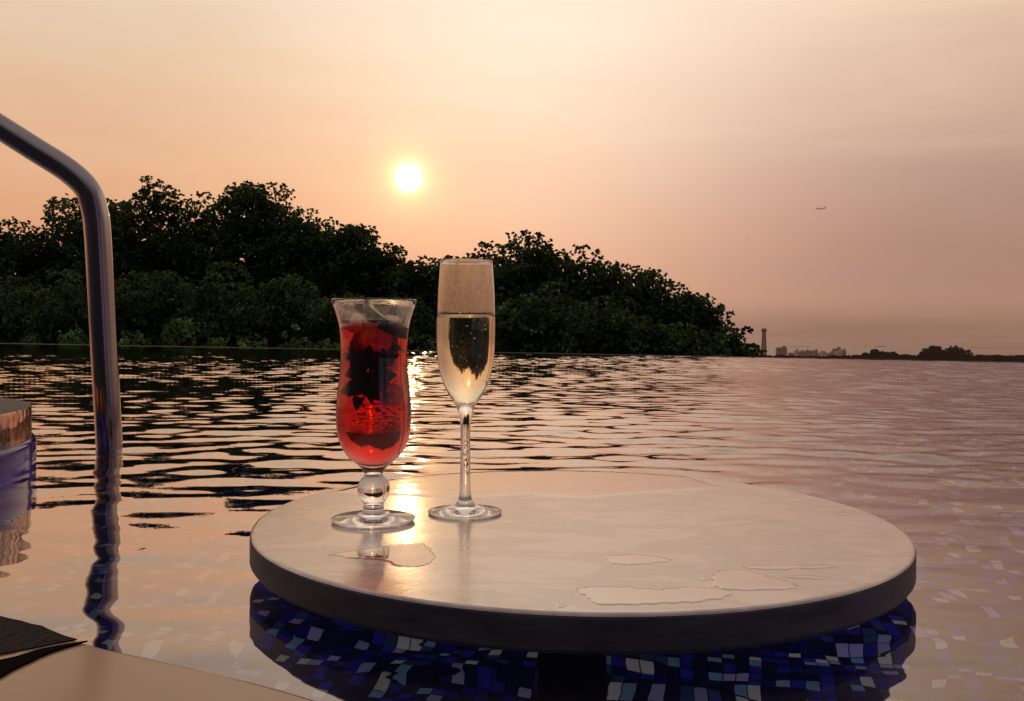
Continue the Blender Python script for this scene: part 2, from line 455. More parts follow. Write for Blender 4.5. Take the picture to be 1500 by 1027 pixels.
def water_sheet():
    """the pool surface as real ripples: a sheet whose mesh is finest around the table and reaches the overflow edge"""
    g = np.random.default_rng(42)
    th = np.concatenate([np.radians(np.arange(40, 140, .26)), np.radians(np.arange(140, 400, 3.0))])
    nr, rmin = 1700, .22
    dx, dy = np.cos(th), np.sin(th)
    rmax = np.full(len(th), 1e9)
    poly = pool_poly
    for (ax, ay), (bx_, by_) in zip(poly, poly[1:] + poly[:1]):
        ex, ey = bx_ - ax, by_ - ay
        den = dx * ey - dy * ex
        with np.errstate(divide='ignore', invalid='ignore'):
            t = (ax * ey - ay * ex) / den
            u = (ax * dy - ay * dx) / den
        ok = (t > 0) & (u >= -1e-6) & (u <= 1 + 1e-6)
        rmax = np.where(ok & (t < rmax), t, rmax)
    tt_ = np.linspace(0, 1, nr)[:, None]
    Rr = rmin * (rmax[None, :] / rmin) ** tt_
    Xg, Yg = Rr * dx, Rr * dy
    step = Rr * (np.log(rmax / rmin)[None, :] / nr)
    H = np.zeros_like(Xg)
    n = 110
    lam = np.clip(np.exp(g.normal(np.log(.098), .42, n)), .04, .30)
    ang = PI / 2 + .06 + g.normal(0, .50, n)
    ph = g.uniform(0, 2 * PI, n)
    dist = Rr
    sm = lambda v, a, b: (lambda q: q * q * (3 - 2 * q))(np.clip((v - a) / (b - a), 0, 1))
    gain = .10 + .90 * sm(dist, .85, 1.7)
    # patches of stronger and weaker breeze
    patch = 1 + .22 * np.sin(Xg * 1.3 + .7) * np.sin(Yg * .9 + Xg * .4) + .16 * np.sin(Xg * 3.1 - Yg * 1.7 + 2)
    gain = gain * patch
    rms = .060
    for l, a, p_ in zip(lam, ang, ph):
        kk = 2 * PI / l
        wgt = (min(1, l / .10) ** .6) * (1.0 if l < .25 else .75)
        amp = rms / kk * math.sqrt(2 / n) * 1.12 * wgt
        fade = sm(l / step, 2.6, 4.2)
        fade = fade * (1 + .7 * sm(dist, 3, 8))
        arg = kk * (Xg * math.cos(a) + Yg * math.sin(a)) + p_ + .5 * np.sin(kk * .21 * (Xg * .8 - Yg * .5) + p_ * 3)
        H += amp * fade * np.sin(arg)
    H *= gain
    # still lake swell next to the table
    for l, a in ((.10, .5), (.14, 2.0), (.19, 1.2), (.062, 1.7), (.052, 1.35), (.24, 2.7), (.085, 1.5)):
        kk = 2 * PI / l
        H += (.0095 / kk) * (1 - sm(dist, 1.2, 2.5)) * np.sin(kk * (Xg * math.cos(a) + Yg * math.sin(a)) + l * 90)
    H *= 1 - sm(tt_, .994, 1.0)
    V = np.stack([Xg, Yg, H], axis=2).reshape(-1, 3)
    nt_ = len(th)
    i, j = np.meshgrid(np.arange(nr - 1), np.arange(nt_), indexing='ij')
    j2 = (j + 1) % nt_
    Q = np.stack([i * nt_ + j, (i + 1) * nt_ + j, (i + 1) * nt_ + j2, i * nt_ + j2], axis=2).reshape(-1, 4)
    c0 = len(V)
    V = np.vstack([V, [[0, 0, 0]]])
    nq = len(Q)
    fan = np.stack([np.full(nt_, c0), np.arange(nt_), (np.arange(nt_) + 1) % nt_], axis=1)
    me = bpy.data.meshes.new('water')
    me.vertices.add(len(V)); me.vertices.foreach_set('co', V.astype(np.float32).ravel())
    me.loops.add(nq * 4 + nt_ * 3)
    me.loops.foreach_set('vertex_index', np.concatenate([Q.ravel(), fan.ravel()]).astype(np.int32))
    me.polygons.add(nq + nt_)
    me.polygons.foreach_set('loop_start', np.concatenate([np.arange(nq) * 4, nq * 4 + np.arange(nt_) * 3]).astype(np.int32))
    me.polygons.foreach_set('loop_total', np.concatenate([np.full(nq, 4), np.full(nt_, 3)]).astype(np.int32))
    me.update(calc_edges=True)
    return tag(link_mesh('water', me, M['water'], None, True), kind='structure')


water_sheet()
ngon('pool_floor', pool_poly, -.42, M['mosaic'])
# wall that carries the overflow edge
bm = bmesh.new()
q = [E0 + nE * .004, E1 + nE * .004, E1 + nE * .17, E0 + nE * .17]
vt = [bm.verts.new((v.x, v.y, z)) for z, v in [(.010, q[0]), (.010, q[1]), (-.01, q[2]), (-.01, q[3])]]
vb = [bm.verts.new((v.x, v.y, -4.5)) for v in q]
bm.faces.new(vt); bm.faces.new(vb[::-1])
for k in range(4): bm.faces.new((vt[k], vb[k], vb[(k + 1) % 4], vt[(k + 1) % 4]))
pw = from_bm('pool_wall', bm, mat_plain('wet coping', (.30, .26, .24, 1), .15, scale=3, spec=.9)); tag(pw, kind='structure')

# ground: one polar sheet, hillside garden falling to a coastal plain and under the sea
def gz(r):
    if r < 50: return -3.6
    if r < 330: return -3.6 - 26.4 * (3 * ((r - 50) / 280) ** 2 - 2 * ((r - 50) / 280) ** 3)
    if r < 1780: return -30.0
    return -30 - min(6, (r - 1780) * .03)


rad = [0, 8, 15, 22, 30, 40, 50, 70, 100, 140, 190, 240, 290, 330, 450, 600, 800, 1000, 1250, 1500, 1700, 1780, 1850, 2000, 3000, 8000, 40000]
bm = bmesh.new(); NG = 96; rings = []
for r in rad:
    if r == 0: rings.append([bm.verts.new((0, 0, -3.6))]); continue
    rings.append([])
    for k in range(NG):
        a = 2 * PI * k / NG
        j = 0 if r < 60 or r > 1900 else .55 * math.sin(a * 17 + r) + .4 * math.sin(a * 41 + r * .3)
        rr = r * (1 + (.02 * math.sin(a * 9) + .012 * math.sin(a * 31)) * (1 if 1600 < r < 1900 else 0))
        rings[-1].append(bm.verts.new((rr * math.cos(a), rr * math.sin(a), gz(r) + j * .5)))
for k in range(NG): bm.faces.new((rings[0][0], rings[1][k], rings[1][(k + 1) % NG]))
for a, b in zip(rings[1:], rings[2:]):
    for k in range(NG): bm.faces.new((a[k], b[k], b[(k + 1) % NG], a[(k + 1) % NG]))
gm = mat_plain('dusk ground', (.045, .042, .030, 1), .95, var=.5, scale=.6, spec=.1)
tag(from_bm('ground', bm, gm), kind='structure')

nt = NT('open sea')
pp = nt.pos()
b = nt.n('ShaderNodeBump', {'Strength': .5, 'Distance': 3.0, 'Height': nt.noise(nt.mapping(pp, scale=(.01, .03, 1)), 1, 4)})
s1 = nt.n('ShaderNodeBsdfGlossy', {'Color': (.80, .75, .73, 1), 'Roughness': .25, 'Normal': b.outputs[0]})
s1.inputs['Color'].default_value = (.52, .45, .42, 1)
sea_m = nt.surf(s1.outputs[0])
ngon('sea', [(-60000, 900), (60000, 900), (60000, 70000), (-60000, 70000)], -30.6, sea_m)

# ------------------------------------------------------------------ foliage
def leaf_mesh(name, centers, radii, per, size, mat, parent, flat=.75, seed=0):
    """leaf clumps: many small leaves in tufts over every clump of the crown"""
    g = np.random.default_rng(seed)
    P_, N_ = [], []
    for c, r in zip(centers, radii):
        tufts = max(3, int(per * (r / .5) ** 2 / 6))
        d = g.normal(size=(tufts, 3)); d[:, 2] = d[:, 2] * .9 + .25
        d /= np.linalg.norm(d, axis=1)[:, None]
        rr = r * (.70 + .36 * g.random(tufts)[:, None] ** .7)
        tp = np.array(c) + d * rr * np.array([1, 1, flat])
        for q_ in range(6):
            dd = d + g.normal(scale=.75, size=d.shape); dd /= np.linalg.norm(dd, axis=1)[:, None]
            P_.append(tp); N_.append(dd)
    Pn = np.concatenate(P_); D = np.concatenate(N_); n = len(Pn)
    L = size * (.7 + .6 * g.random(n))[:, None]; W = L * (.30 + .14 * g.random(n)[:, None])
    side_ = np.cross(D, g.normal(size=D.shape)); side_ /= np.linalg.norm(side_, axis=1)[:, None]
    droop = np.zeros_like(D); droop[:, 2] = -.18
    v0 = Pn; v1 = Pn + D * L * .5 + side_ * W; v2 = Pn + (D + droop) * L; v3 = Pn + D * L * .5 - side_ * W
    V = np.stack([v0, v1, v2, v3], axis=1).reshape(-1, 3)
    me = bpy.data.meshes.new(name)
    me.vertices.add(len(V)); me.vertices.foreach_set('co', V.astype(np.float32).ravel())
    me.loops.add(n * 4); me.loops.foreach_set('vertex_index', np.arange(n * 4, dtype=np.int32))
    me.polygons.add(n); me.polygons.foreach_set('loop_start', np.arange(0, n * 4, 4, dtype=np.int32))
    me.polygons.foreach_set('loop_total', np.full(n, 4, dtype=np.int32))
    me.update(calc_edges=True)
    return link_mesh(name, me, mat, parent)


def clumps(c, rad3, n, rc, seed, low=-.75):
    """clump centres: a bumpy shell plus some inner ones"""
    g = np.random.default_rng(seed)
    out, rr = [], []
    while len(out) < n:
        d = g.normal(size=3); d /= np.linalg.norm(d)
        if d[2] < low or (d[1] > .45 and g.random() < .6): continue
        t = 1 - .55 * g.random() ** 2.0 if g.random() < .72 else g.random() ** .5
        bump = 1 + .10 * math.sin(5 * d[0] + seed) * math.cos(4 * d[1] + 2 * d[2] + seed * 1.7) + .07 * g.normal()
        r = rc * (.65 + .7 * g.random())
        k = [max(rad3[i] - r * .8, .1) * d[i] * t * bump for i in range(3)]
        out.append((c[0] + k[0], c[1] + k[1], c[2] + k[2])); rr.append(r)
    return out, rr


def tree(name, px, D, z_top, hw, label, cat='tree', group='trees beyond the pool edge', mat='leaf_dark', seed=0, n=150, rc=.58, per=270,
         leaf=.112, base=None, z_low=-1.6, depth=None, extra=None, trunks=1):
    X_ = (px - 750) / F * D
    base = gz(math.hypot(X_, D)) if base is None else base
    root = empty(name, (X_, D, base), label, cat, group)
    H = z_top + .12 - base; lo = z_low - base
    cz = lo + (H - lo) * .42
    rz_ = H - cz
    cs, rs = clumps((0, 0, cz), (hw, depth or hw * .8, rz_), n, rc, seed)
    # stretch the lower half down to the lowest branches
    cs = [(x, y, z if z > cz else cz + (z - cz) * ((cz - lo) / rz_)) for x, y, z in cs]
    if extra:
        for e in extra: cs.append(e[:3]); rs.append(e[3])
    leaf_mesh('crown', cs, rs, per, leaf, M[mat], root, seed=seed)
    g = random.Random(seed)
    bm = bmesh.new()
    for t in range(trunks):
        ox = g.uniform(-.5, .5) * hw * (.2 if trunks == 1 else 1)
        r0 = .05 * H * .55
        top = (ox + g.uniform(-.3, .3), g.uniform(-.3, .3), cz + .1 * H)
        pts = spline([(ox, 0, -.2), (ox + g.uniform(-.15, .15), .1, H * .25), (ox + g.uniform(-.2, .2), 0, H * .45), top], 4)
        tube(bm, pts, [r0 * (1 - .6 * i / len(pts)) for i in range(len(pts))], 9)
        for b_ in range(6):
            t0 = pts[int(len(pts) * g.uniform(.45, .95)) - 1]
            a = g.uniform(0, 2 * PI); L = hw * g.uniform(.55, .9)
            e = (t0[0] + math.cos(a) * L, t0[1] + math.sin(a) * L * .8, t0[2] + rz_ * g.uniform(.1, .75))
            mid = ((t0[0] + e[0]) / 2 + g.uniform(-.2, .2), (t0[1] + e[1]) / 2, (t0[2] + e[2]) / 2 - .15)
            bp = spline([t0, mid, e], 4)
            tube(bm, bp, [r0 * .42 * (1 - .8 * i / len(bp)) for i in range(len(bp))], 6)
    from_bm('trunk', bm, M['bark'], root, smooth=True)
    return root


def zt(py, px, D): return .2 + (497 + (px - 750) * .0052 - py) / F * D


G1 = 'tall trees behind the pool edge'
T = tree
# left wood, from left to right
T('broadleaf_tree', 5, 34, zt(318, 5, 34), 2.5, 'dark tree at the left picture edge, lowest of the back row', seed=1, group=G1)
T('broadleaf_tree', 82, 35, zt(290, 82, 35), 2.2, 'dark tree just left of the bend in the steel handrail', seed=2, group=G1)
T('broadleaf_tree', 150, 34, zt(293, 150, 34), 1.9, 'dark tree directly behind the bend of the steel handrail', seed=3, group=G1)
T('broadleaf_tree', 222, 33, zt(276, 222, 33), 2.5, 'tall dark tree right of the handrail with a broad flat top', seed=4, group=G1, n=190)
T('broadleaf_tree', 300, 34, zt(292, 300, 34), 1.9, 'dark tree in the dip between the two highest tops of the wood', seed=5, group=G1)
T('broadleaf_tree', 378, 33, zt(262, 378, 33), 2.35, 'highest tree of the wood with a knobbly top left of the sun', seed=6, group=G1, n=200)
T('broadleaf_tree', 446, 32, zt(298, 446, 32), 1.8, 'dark tree where the treeline begins to drop towards the sun', seed=7, group=G1)
T('broadleaf_tree', 508, 31, zt(322, 508, 31), 1.6, 'dark tree with a rounded knob rising above the red cocktail', seed=8, group=G1)
T('broadleaf_tree', 556, 31, zt(356, 556, 31), 1.4, 'dark tree straight above the rim of the cocktail glass, below the sun', seed=9, group=G1, n=120)
T('broadleaf_tree', 612, 30, zt(377, 612, 30), 1.5, 'low dark tree in the gap between cocktail glass and flute', seed=10, group=G1, n=130)
T('broadleaf_tree', 672, 29, zt(374, 672, 29), 1.4, 'low dark tree directly behind the champagne flute', seed=12, group=G1, n=130)
# middle layer of the left wood
G2 = 'shorter trees in front of the wood'
T('leafy_tree', 35, 29, zt(405, 35, 29), 2.0, 'shorter green tree low at the left picture edge behind the handrail', mat='leaf_mid', seed=21, group=G2, n=70)
T('leafy_tree', 130, 27.5, zt(398, 130, 27.5), 1.9, 'shorter green tree crossed by the upright of the handrail', mat='leaf_mid', seed=22, group=G2, n=70)
T('leafy_tree', 235, 27, zt(384, 235, 27), 2.1, 'shorter green tree right of the handrail upright', mat='leaf_mid', seed=23, group=G2, n=75)
T('leafy_tree', 335, 26, zt(388, 335, 26), 1.9, 'shorter green tree below the highest top of the wood', mat='leaf_mid', seed=24, group=G2, n=70)
T('leafy_tree', 425, 25, zt(402, 425, 25), 1.6, 'shorter green tree a little left of the red cocktail', mat='leaf_mid', seed=25, group=G2, n=60)
T('leafy_tree', 500, 24, zt(420, 500, 24), 1.35, 'shorter green tree touching the left side of the cocktail glass rim', mat='leaf_mid', seed=26, group=G2, n=50)
T('leafy_tree', 590, 23, zt(430, 590, 23), 1.3, 'shorter dark tree between the rims of both glasses', mat='leaf_dark', seed=27, group=G2, n=50)
# right-hand wood
G3 = 'trees of the right-hand grove'
sd_branch = [(-.55 - .15 * k, 0, 6.75 + .0 - .05 * abs(k - 2), .22) for k in range(0)]
T('spreading_tree', 770, 25, zt(352, 770, 25), 1.9, 'highest tree right of the flute with a branch pointing left', seed=31, group=G3, n=120, leaf=.10,
  extra=[(-.36, 0, zt(352, 742, 25) + 3.6, .18), (-.62, 0, zt(347, 742, 25) + 3.6, .14), (-.15, 0, zt(352, 760, 25) + 3.6, .22), (.2, 0, zt(355, 760, 25) + 3.6, .3)])
T('spreading_tree', 712, 25.5, zt(366, 712, 25.5), 1.3, 'tree whose top shows just right of the flute rim', seed=32, group=G3, n=80, leaf=.10)
T('spreading_tree', 848, 24.5, zt(366, 848, 24.5), 1.8, 'rounded tree in the middle of the right-hand grove', seed=33, group=G3, n=115, leaf=.10)
T('spreading_tree', 915, 24, zt(388, 915, 24), 1.6, 'tree on the upper slope of the right-hand grove', seed=34, group=G3, n=100, leaf=.10)
T('spreading_tree', 975, 23.5, zt(414, 975, 23.5), 1.35, 'tree halfway down the right slope of the grove', seed=35, group=G3, n=90, leaf=.10)
T('spreading_tree', 1022, 23, zt(430, 1022, 23), .95, 'tree with a small knob near the right end of the grove', seed=36, group=G3, n=70, rc=.42, leaf=.095)
T('spreading_tree', 1058, 22.5, zt(466, 1058, 22.5), .75, 'low tree near the right end of the grove', seed=37, group=G3, n=50, rc=.38, leaf=.095)
T('spreading_tree', 1090, 22, zt(492, 1090, 22), .55, 'lowest little tree at the right tip of the grove', seed=38, group=G3, n=35, rc=.32, leaf=.11)
T('spreading_tree', 800, 21.5, zt(425, 800, 21.5), 1.7, 'shorter tree in front of the grove, right of the flute', mat='leaf_mid', seed=39, group=G3, n=65, leaf=.10)
T('spreading_tree', 900, 20.5, zt(448, 900, 20.5), 1.6, 'shorter tree in front, middle of the grove base', mat='leaf_dark', seed=40, group=G3, n=60, leaf=.10)
T('spreading_tree', 990, 20, zt(468, 990, 20), 1.2, 'shorter tree in front, at the right of the grove base', mat='leaf_mid', seed=41, group=G3, n=50, leaf=.095)
# bright bushes right at the edge
G4 = 'bright bushes along the pool edge'
for i, (px, py, hw_px, D, lab) in enumerate([
        (42, 490, 30, 26, 'bright bush peeking over the pool edge at far left'),
        (108, 481, 28, 24, 'bright rounded bush just left of the handrail upright'),
        (196, 486, 26, 22.5, 'bright bush right of the handrail upright'),
        (268, 458, 24, 22, 'tallest bright bush, pointed, right of the handrail'),
        (318, 478, 28, 21, 'bright bush beside the pointed one'),
        (370, 486, 24, 20.5, 'small bright bush left of the middle of the wood'),
        (432, 490, 26, 20, 'bright bush low at the pool edge left of the cocktail'),
        (482, 497, 20, 19, 'tiny bright bush touching the cocktail glass on its left'),
        (615, 486, 22, 17, 'bright bush seen between the two glasses')]):
    T('bush', px, D, zt(py, px, D), hw_px / F * D, lab, 'bush', G4, 'leaf_shrub', 60 + i, n=22, rc=.28, per=230, leaf=.10, z_low=-1.4, base=-3.6)

# ------------------------------------------------------------------ far shore
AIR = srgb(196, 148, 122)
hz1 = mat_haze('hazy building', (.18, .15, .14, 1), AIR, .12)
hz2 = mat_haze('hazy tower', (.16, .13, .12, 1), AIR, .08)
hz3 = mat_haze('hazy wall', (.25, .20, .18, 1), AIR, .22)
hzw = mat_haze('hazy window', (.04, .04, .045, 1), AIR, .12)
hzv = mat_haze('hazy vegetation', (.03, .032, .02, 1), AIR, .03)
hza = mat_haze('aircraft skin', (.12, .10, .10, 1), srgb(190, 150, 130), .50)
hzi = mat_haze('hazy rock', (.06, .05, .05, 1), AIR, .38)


def wp(px, D): return (px - 750) / F * D
def wz(py, px, D): return .2 + (497 + (px - 750) * .0052 - py) / F * D


# lattice tower
D = 1500
tx = wp(1119, D); top = wz(481, 1119, D)
tw = empty('lattice_tower', (tx, D, -30), 'tall thin tower with a wider head at the right end of the grove', 'tower')
bm = bmesh.new(); Hh = top + 30
for sx in (-1, 1):
    for sy in (-1, 1):
        tube(bm, [(sx * 3.6, sy * 3.6, 0), (sx * 1.9, sy * 1.9, Hh - 7)], .8, 6)
for k in range(9):
    z0 = k * (Hh - 8) / 9; z1 = (k + 1) * (Hh - 8) / 9; f0 = 3.6 - 1.7 * z0 / Hh; f1 = 3.6 - 1.7 * z1 / Hh
    for sy in (-1, 1):
        tube(bm, [(-f0, sy * f0, z0), (f1, sy * f1, z1)], .45, 5); tube(bm, [(f0, sy * f0, z0), (-f1, sy * f1, z1)], .45, 5)
        tube(bm, [(-f1, sy * f1, z1), (f1, sy * f1, z1)], .45, 5)
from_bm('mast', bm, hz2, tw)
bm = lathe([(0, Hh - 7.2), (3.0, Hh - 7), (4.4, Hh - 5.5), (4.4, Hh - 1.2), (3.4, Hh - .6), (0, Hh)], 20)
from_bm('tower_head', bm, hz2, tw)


def building(px0, px1, py, D, label, group=None, mat=hz1, floors=4, roofbox=True, yb=None, name='building'):
    x0, x1 = wp(px0, D), wp(px1, D); zt_ = wz(py, (px0 + px1) / 2, D); Hb = zt_ + 30
    wdt = x1 - x0; dep = max(10, wdt * .6)
    o = empty(name, ((x0 + x1) / 2, D, -30), label, 'building', group)
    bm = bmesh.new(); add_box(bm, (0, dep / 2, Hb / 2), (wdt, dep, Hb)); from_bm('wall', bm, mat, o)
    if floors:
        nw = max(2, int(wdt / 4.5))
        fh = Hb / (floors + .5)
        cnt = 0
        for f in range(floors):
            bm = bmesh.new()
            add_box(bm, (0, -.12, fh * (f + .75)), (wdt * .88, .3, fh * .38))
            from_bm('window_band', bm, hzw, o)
    if roofbox:
        bm = bmesh.new(); add_box(bm, (wdt * .26, dep / 2, Hb + 1.8), (wdt * .34, dep * .5, 3.6)); add_box(bm, (-wdt * .2, dep / 2, Hb + .6), (wdt * .5, dep * .6, 1.2))
        from_bm('roof_house', bm, mat, o)
    return o


building(1139, 1153, 510, 1450, 'square block of flats standing highest in the hazy town, right of the tower', floors=5)
GT = 'low buildings of the hazy town'
rb = random.Random(5)
x = 1157
while x < 1236:
    wpx = rb.uniform(4, 9)
    building(x, x + wpx, rb.uniform(513.5, 518), 1500 + rb.uniform(0, 120), 'low hazy building in the town between the square block and the dark trees', GT,
             rb.choice([hz1, hz3]), floors=2, roofbox=rb.random() < .6)
    x += wpx + rb.uniform(-.5, 2)
building(1222, 1233, 511.5, 1560, 'tallest of the low town buildings, just left of the dark hump of trees', floors=4)
building(1430, 1457, 519.5, 1300, 'long low hall on the plain right of the far leafy trees', mat=hz3, floors=1, roofbox=False)
building(1484, 1510, 520, 1350, 'long low hall at the right picture edge', mat=hz3, floors=1, roofbox=False)


def far_tree(px, D, py, hw, label, group, n=26, rc=1.2, leaf=.55, per=90, mat=hzv, seed=0, zlow=-9, open_=False, cat='tree'):
    X_ = wp(px, D); base = gz(math.hypot(X_, D))
    root = empty('distant_tree', (X_, D, base), label, cat, group)
    H = wz(py, px, D) - base; lo = zlow - base; cz = (H + lo) / 2
    cs, rs = clumps((0, 0, cz), (hw, hw * .8, H - cz), n, rc, seed, low=-.9)
    leaf_mesh('crown', cs, rs, per, leaf, mat, root, seed=seed)
    bm = bmesh.new(); g = random.Random(seed)
    tube(bm, [(0, 0, 0), (.2, 0, H * .4), (0, 0, H * .75)], [.4, .3, .15], 7)
    for b_ in range(8):
        a = g.uniform(.15, PI - .15); L = hw * .95
        e = (math.cos(a) * L, 0, cz + math.sin(a) * (H - cz) * .95)
        tube(bm, [(0, 0, H * .45), (e[0] * .5, 0, (H * .45 + e[2]) / 2 + .2), e], [.16, .1, .04], 5)
    from_bm('trunk', bm, M['bark'], root)
    return root


GF = 'dark trees of the far headland'
for i, (px, D, py, hw, lab) in enumerate([
        (1245, 420, 518, 5.5, 'flat dark thicket tree right of the town buildings'),
        (1268, 400, 515, 5.5, 'dark tree at the left start of the far hump'),
        (1284, 400, 512.5, 6.0, 'dark tree on the top of the far hump'),
        (1304, 400, 514, 6.0, 'dark tree just right of the top of the far hump'),
        (1326, 400, 517.5, 5.5, 'dark tree on the falling right side of the far hump'),
        (1345, 400, 520, 5.5, 'low dark tree between the hump and the feathery pair')]):
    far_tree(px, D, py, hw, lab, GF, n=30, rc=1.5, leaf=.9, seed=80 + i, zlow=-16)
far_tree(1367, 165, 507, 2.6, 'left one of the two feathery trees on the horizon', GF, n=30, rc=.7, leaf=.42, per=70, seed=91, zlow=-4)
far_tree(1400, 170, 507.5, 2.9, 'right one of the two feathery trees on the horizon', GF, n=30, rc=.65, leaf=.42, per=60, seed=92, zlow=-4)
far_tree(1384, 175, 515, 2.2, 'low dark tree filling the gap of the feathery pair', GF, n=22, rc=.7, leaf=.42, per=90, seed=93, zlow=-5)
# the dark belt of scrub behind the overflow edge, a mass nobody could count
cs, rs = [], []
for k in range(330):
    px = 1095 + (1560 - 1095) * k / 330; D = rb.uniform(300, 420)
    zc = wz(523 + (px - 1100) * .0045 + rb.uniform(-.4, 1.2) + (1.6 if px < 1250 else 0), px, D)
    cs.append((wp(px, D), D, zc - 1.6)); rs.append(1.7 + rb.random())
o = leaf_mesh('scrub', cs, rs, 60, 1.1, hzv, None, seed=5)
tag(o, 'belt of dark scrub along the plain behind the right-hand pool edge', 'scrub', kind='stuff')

# islets in the haze
for i, (px, wpx, hgt, lab) in enumerate([
        (1290, 22, 10, 'largest low islet on the hazy sea above the dark hump'),
        (1268, 6, 8, 'small islet just left of the largest one'),
        (1253, 5, 5, 'tiny islet second from the largest, further left'),
        (1229, 4, 4, 'tiniest islet, leftmost of the group')]):
    D = 4700; bm = bmesh.new()
    hw = wpx / 2 / F * D; n = 14
    prof = [(-hw + 2 * hw * k / n, hgt * (math.sin(PI * k / n) ** .5) * (.7 + .3 * math.sin(k * 2.3 + i))) for k in range(n + 1)]
    for (xa, za), (xb, zb) in zip(prof, prof[1:]):
        a = [bm.verts.new(v) for v in ((xa, -12, -1), (xb, -12, -1), (xb, 0, max(zb, .2)), (xa, 0, max(za, .2)))]
        c = [bm.verts.new(v) for v in ((xa, 12, -1), (xb, 12, -1))]
        bm.faces.new(a); bm.faces.new((a[3], a[2], c[1], c[0]))
    bmesh.ops.remove_doubles(bm, verts=bm.verts, dist=.01)
    o = from_bm('islet', bm, hzi); o.location = (wp(px, D), D, -30.5)
    tag(o, lab, 'islet', 'islets in the haze')
for (px0, px1, lab) in [(1148, 1186, 'thin dark breakwater line on the sea above the town'), (1418, 1500, 'thin dark breakwater line on the sea at far right')]:
    D = 4500; bm = bmesh.new(); L = wp(px1, D) - wp(px0, D)
    for k in range(12):
        add_box(bm, (L * (k + .5) / 12, (k % 3), .9 + .4 * (k % 2)), (L / 12 * .97, 9, 1.9 + .5 * (k % 3)))
    o = from_bm('breakwater', bm, hzi); o.location = (wp(px0, D), D, -30.4); tag(o, lab, 'breakwater')

# airliner
def airliner(loc, s, label, rot):
    o = empty('airliner', loc, label, 'aeroplane')
    bm = lathe([(0, -17), (.8, -16.4), (1.6, -14.5), (1.95, -12), (1.95, 6), (1.6, 11), (.8, 15.5), (0, 16.5)], 16)
    bmesh.ops.rotate(bm, verts=bm.verts, matrix=Matrix.Rotation(PI / 2, 3, 'Y'))
    from_bm('fuselage', bm, hza, o, True)

    def slab(name, pts, th, axis):
        bm = bmesh.new()
        a = [bm.verts.new(p) for p in pts]
        off = Vector((0, 0, th)) if axis == 'z' else Vector((0, th, 0))
        b_ = [bm.verts.new(Vector(p) + off) for p in pts]
        bm.faces.new(a); bm.faces.new(b_[::-1])
        for k in range(len(a)): bm.faces.new((a[k], b_[k], b_[(k + 1) % len(a)], a[(k + 1) % len(a)]))
        from_bm(name, bm, hza, o)
    for sy in (-1, 1):
        slab('wing', [(-4, sy * 1.5, -.6), (3, sy * 1.5, -.6), (8, sy * 16, 1.1), (6, sy * 16, 1.1)], .35, 'z')
        slab('tailplane', [(11, sy * .6, .8), (14.5, sy * .6, .8), (16.5, sy * 6, 1.2), (15, sy * 6, 1.2)], .25, 'z')
        bm = lathe([(0, -2), (1.1, -2), (1.2, 0), (.7, 2.2), (0, 2.4)], 12)
        bmesh.ops.rotate(bm, verts=bm.verts, matrix=Matrix.Rotation(PI / 2, 3, 'Y'))
        bmesh.ops.translate(bm, verts=bm.verts, vec=(-.5, sy * 5.6, -1.6))
        from_bm('engine', bm, hza, o)
    slab('tail_fin', [(10, -.15, 1.2), (15.5, -.15, 1.2), (17.5, -.15, 7.2), (15.2, -.15, 7.2)], .3, 'y')
    o.scale = (s, s, s); o.rotation_euler = rot
    return o


D = 2600
airliner((wp(1200, D), D, wz(306, 1200, D)), .98, 'small airliner low in the sky at the right, flying left', (R(6), R(-4), R(8)))
D = 9000
airliner((wp(1092, D), D, wz(349, 1092, D)), .9, 'tiny faint speck of an airliner far off above the grove tip', (R(6), R(3), R(5)))

# ------------------------------------------------------------------ the table in the water
TC = Vector((.0576, .797)); TR = .284; ZT = .0384; TH = .025
tb = empty('pool_table', (TC.x, TC.y, ZT), 'round pale stone-look table standing in the pool with a dark rim', 'table')
# top face
bm = bmesh.new()
prof_top = [(0, 0), (TR * .5, 0), (TR - .003, 0), (TR - .0012, -.0006), (TR - .0003, -.0018)]
tt = from_bm('tabletop', lathe(prof_top, 256), M['table'], tb, True)
bm = lathe([(TR - .0003, -.0018), (TR + .0002, -.003), (TR + .0002, -TH + .003), (TR - .002, -TH), (0, -TH)], 256)
from_bm('rim_band', bm, M['edge'], tb, False)
for p in tb.children[-1].data.polygons: p.use_smooth = abs(p.normal.z) < .5
bm = lathe([(.030, -.46), (.030, -.10), (.031, -.05), (.038, -TH - .004), (.038, -TH), (0, -TH)], 48)
from_bm('pedestal', bm, M['dark'], tb, True)
tb.rotation_euler = (0, R(.15), 0)

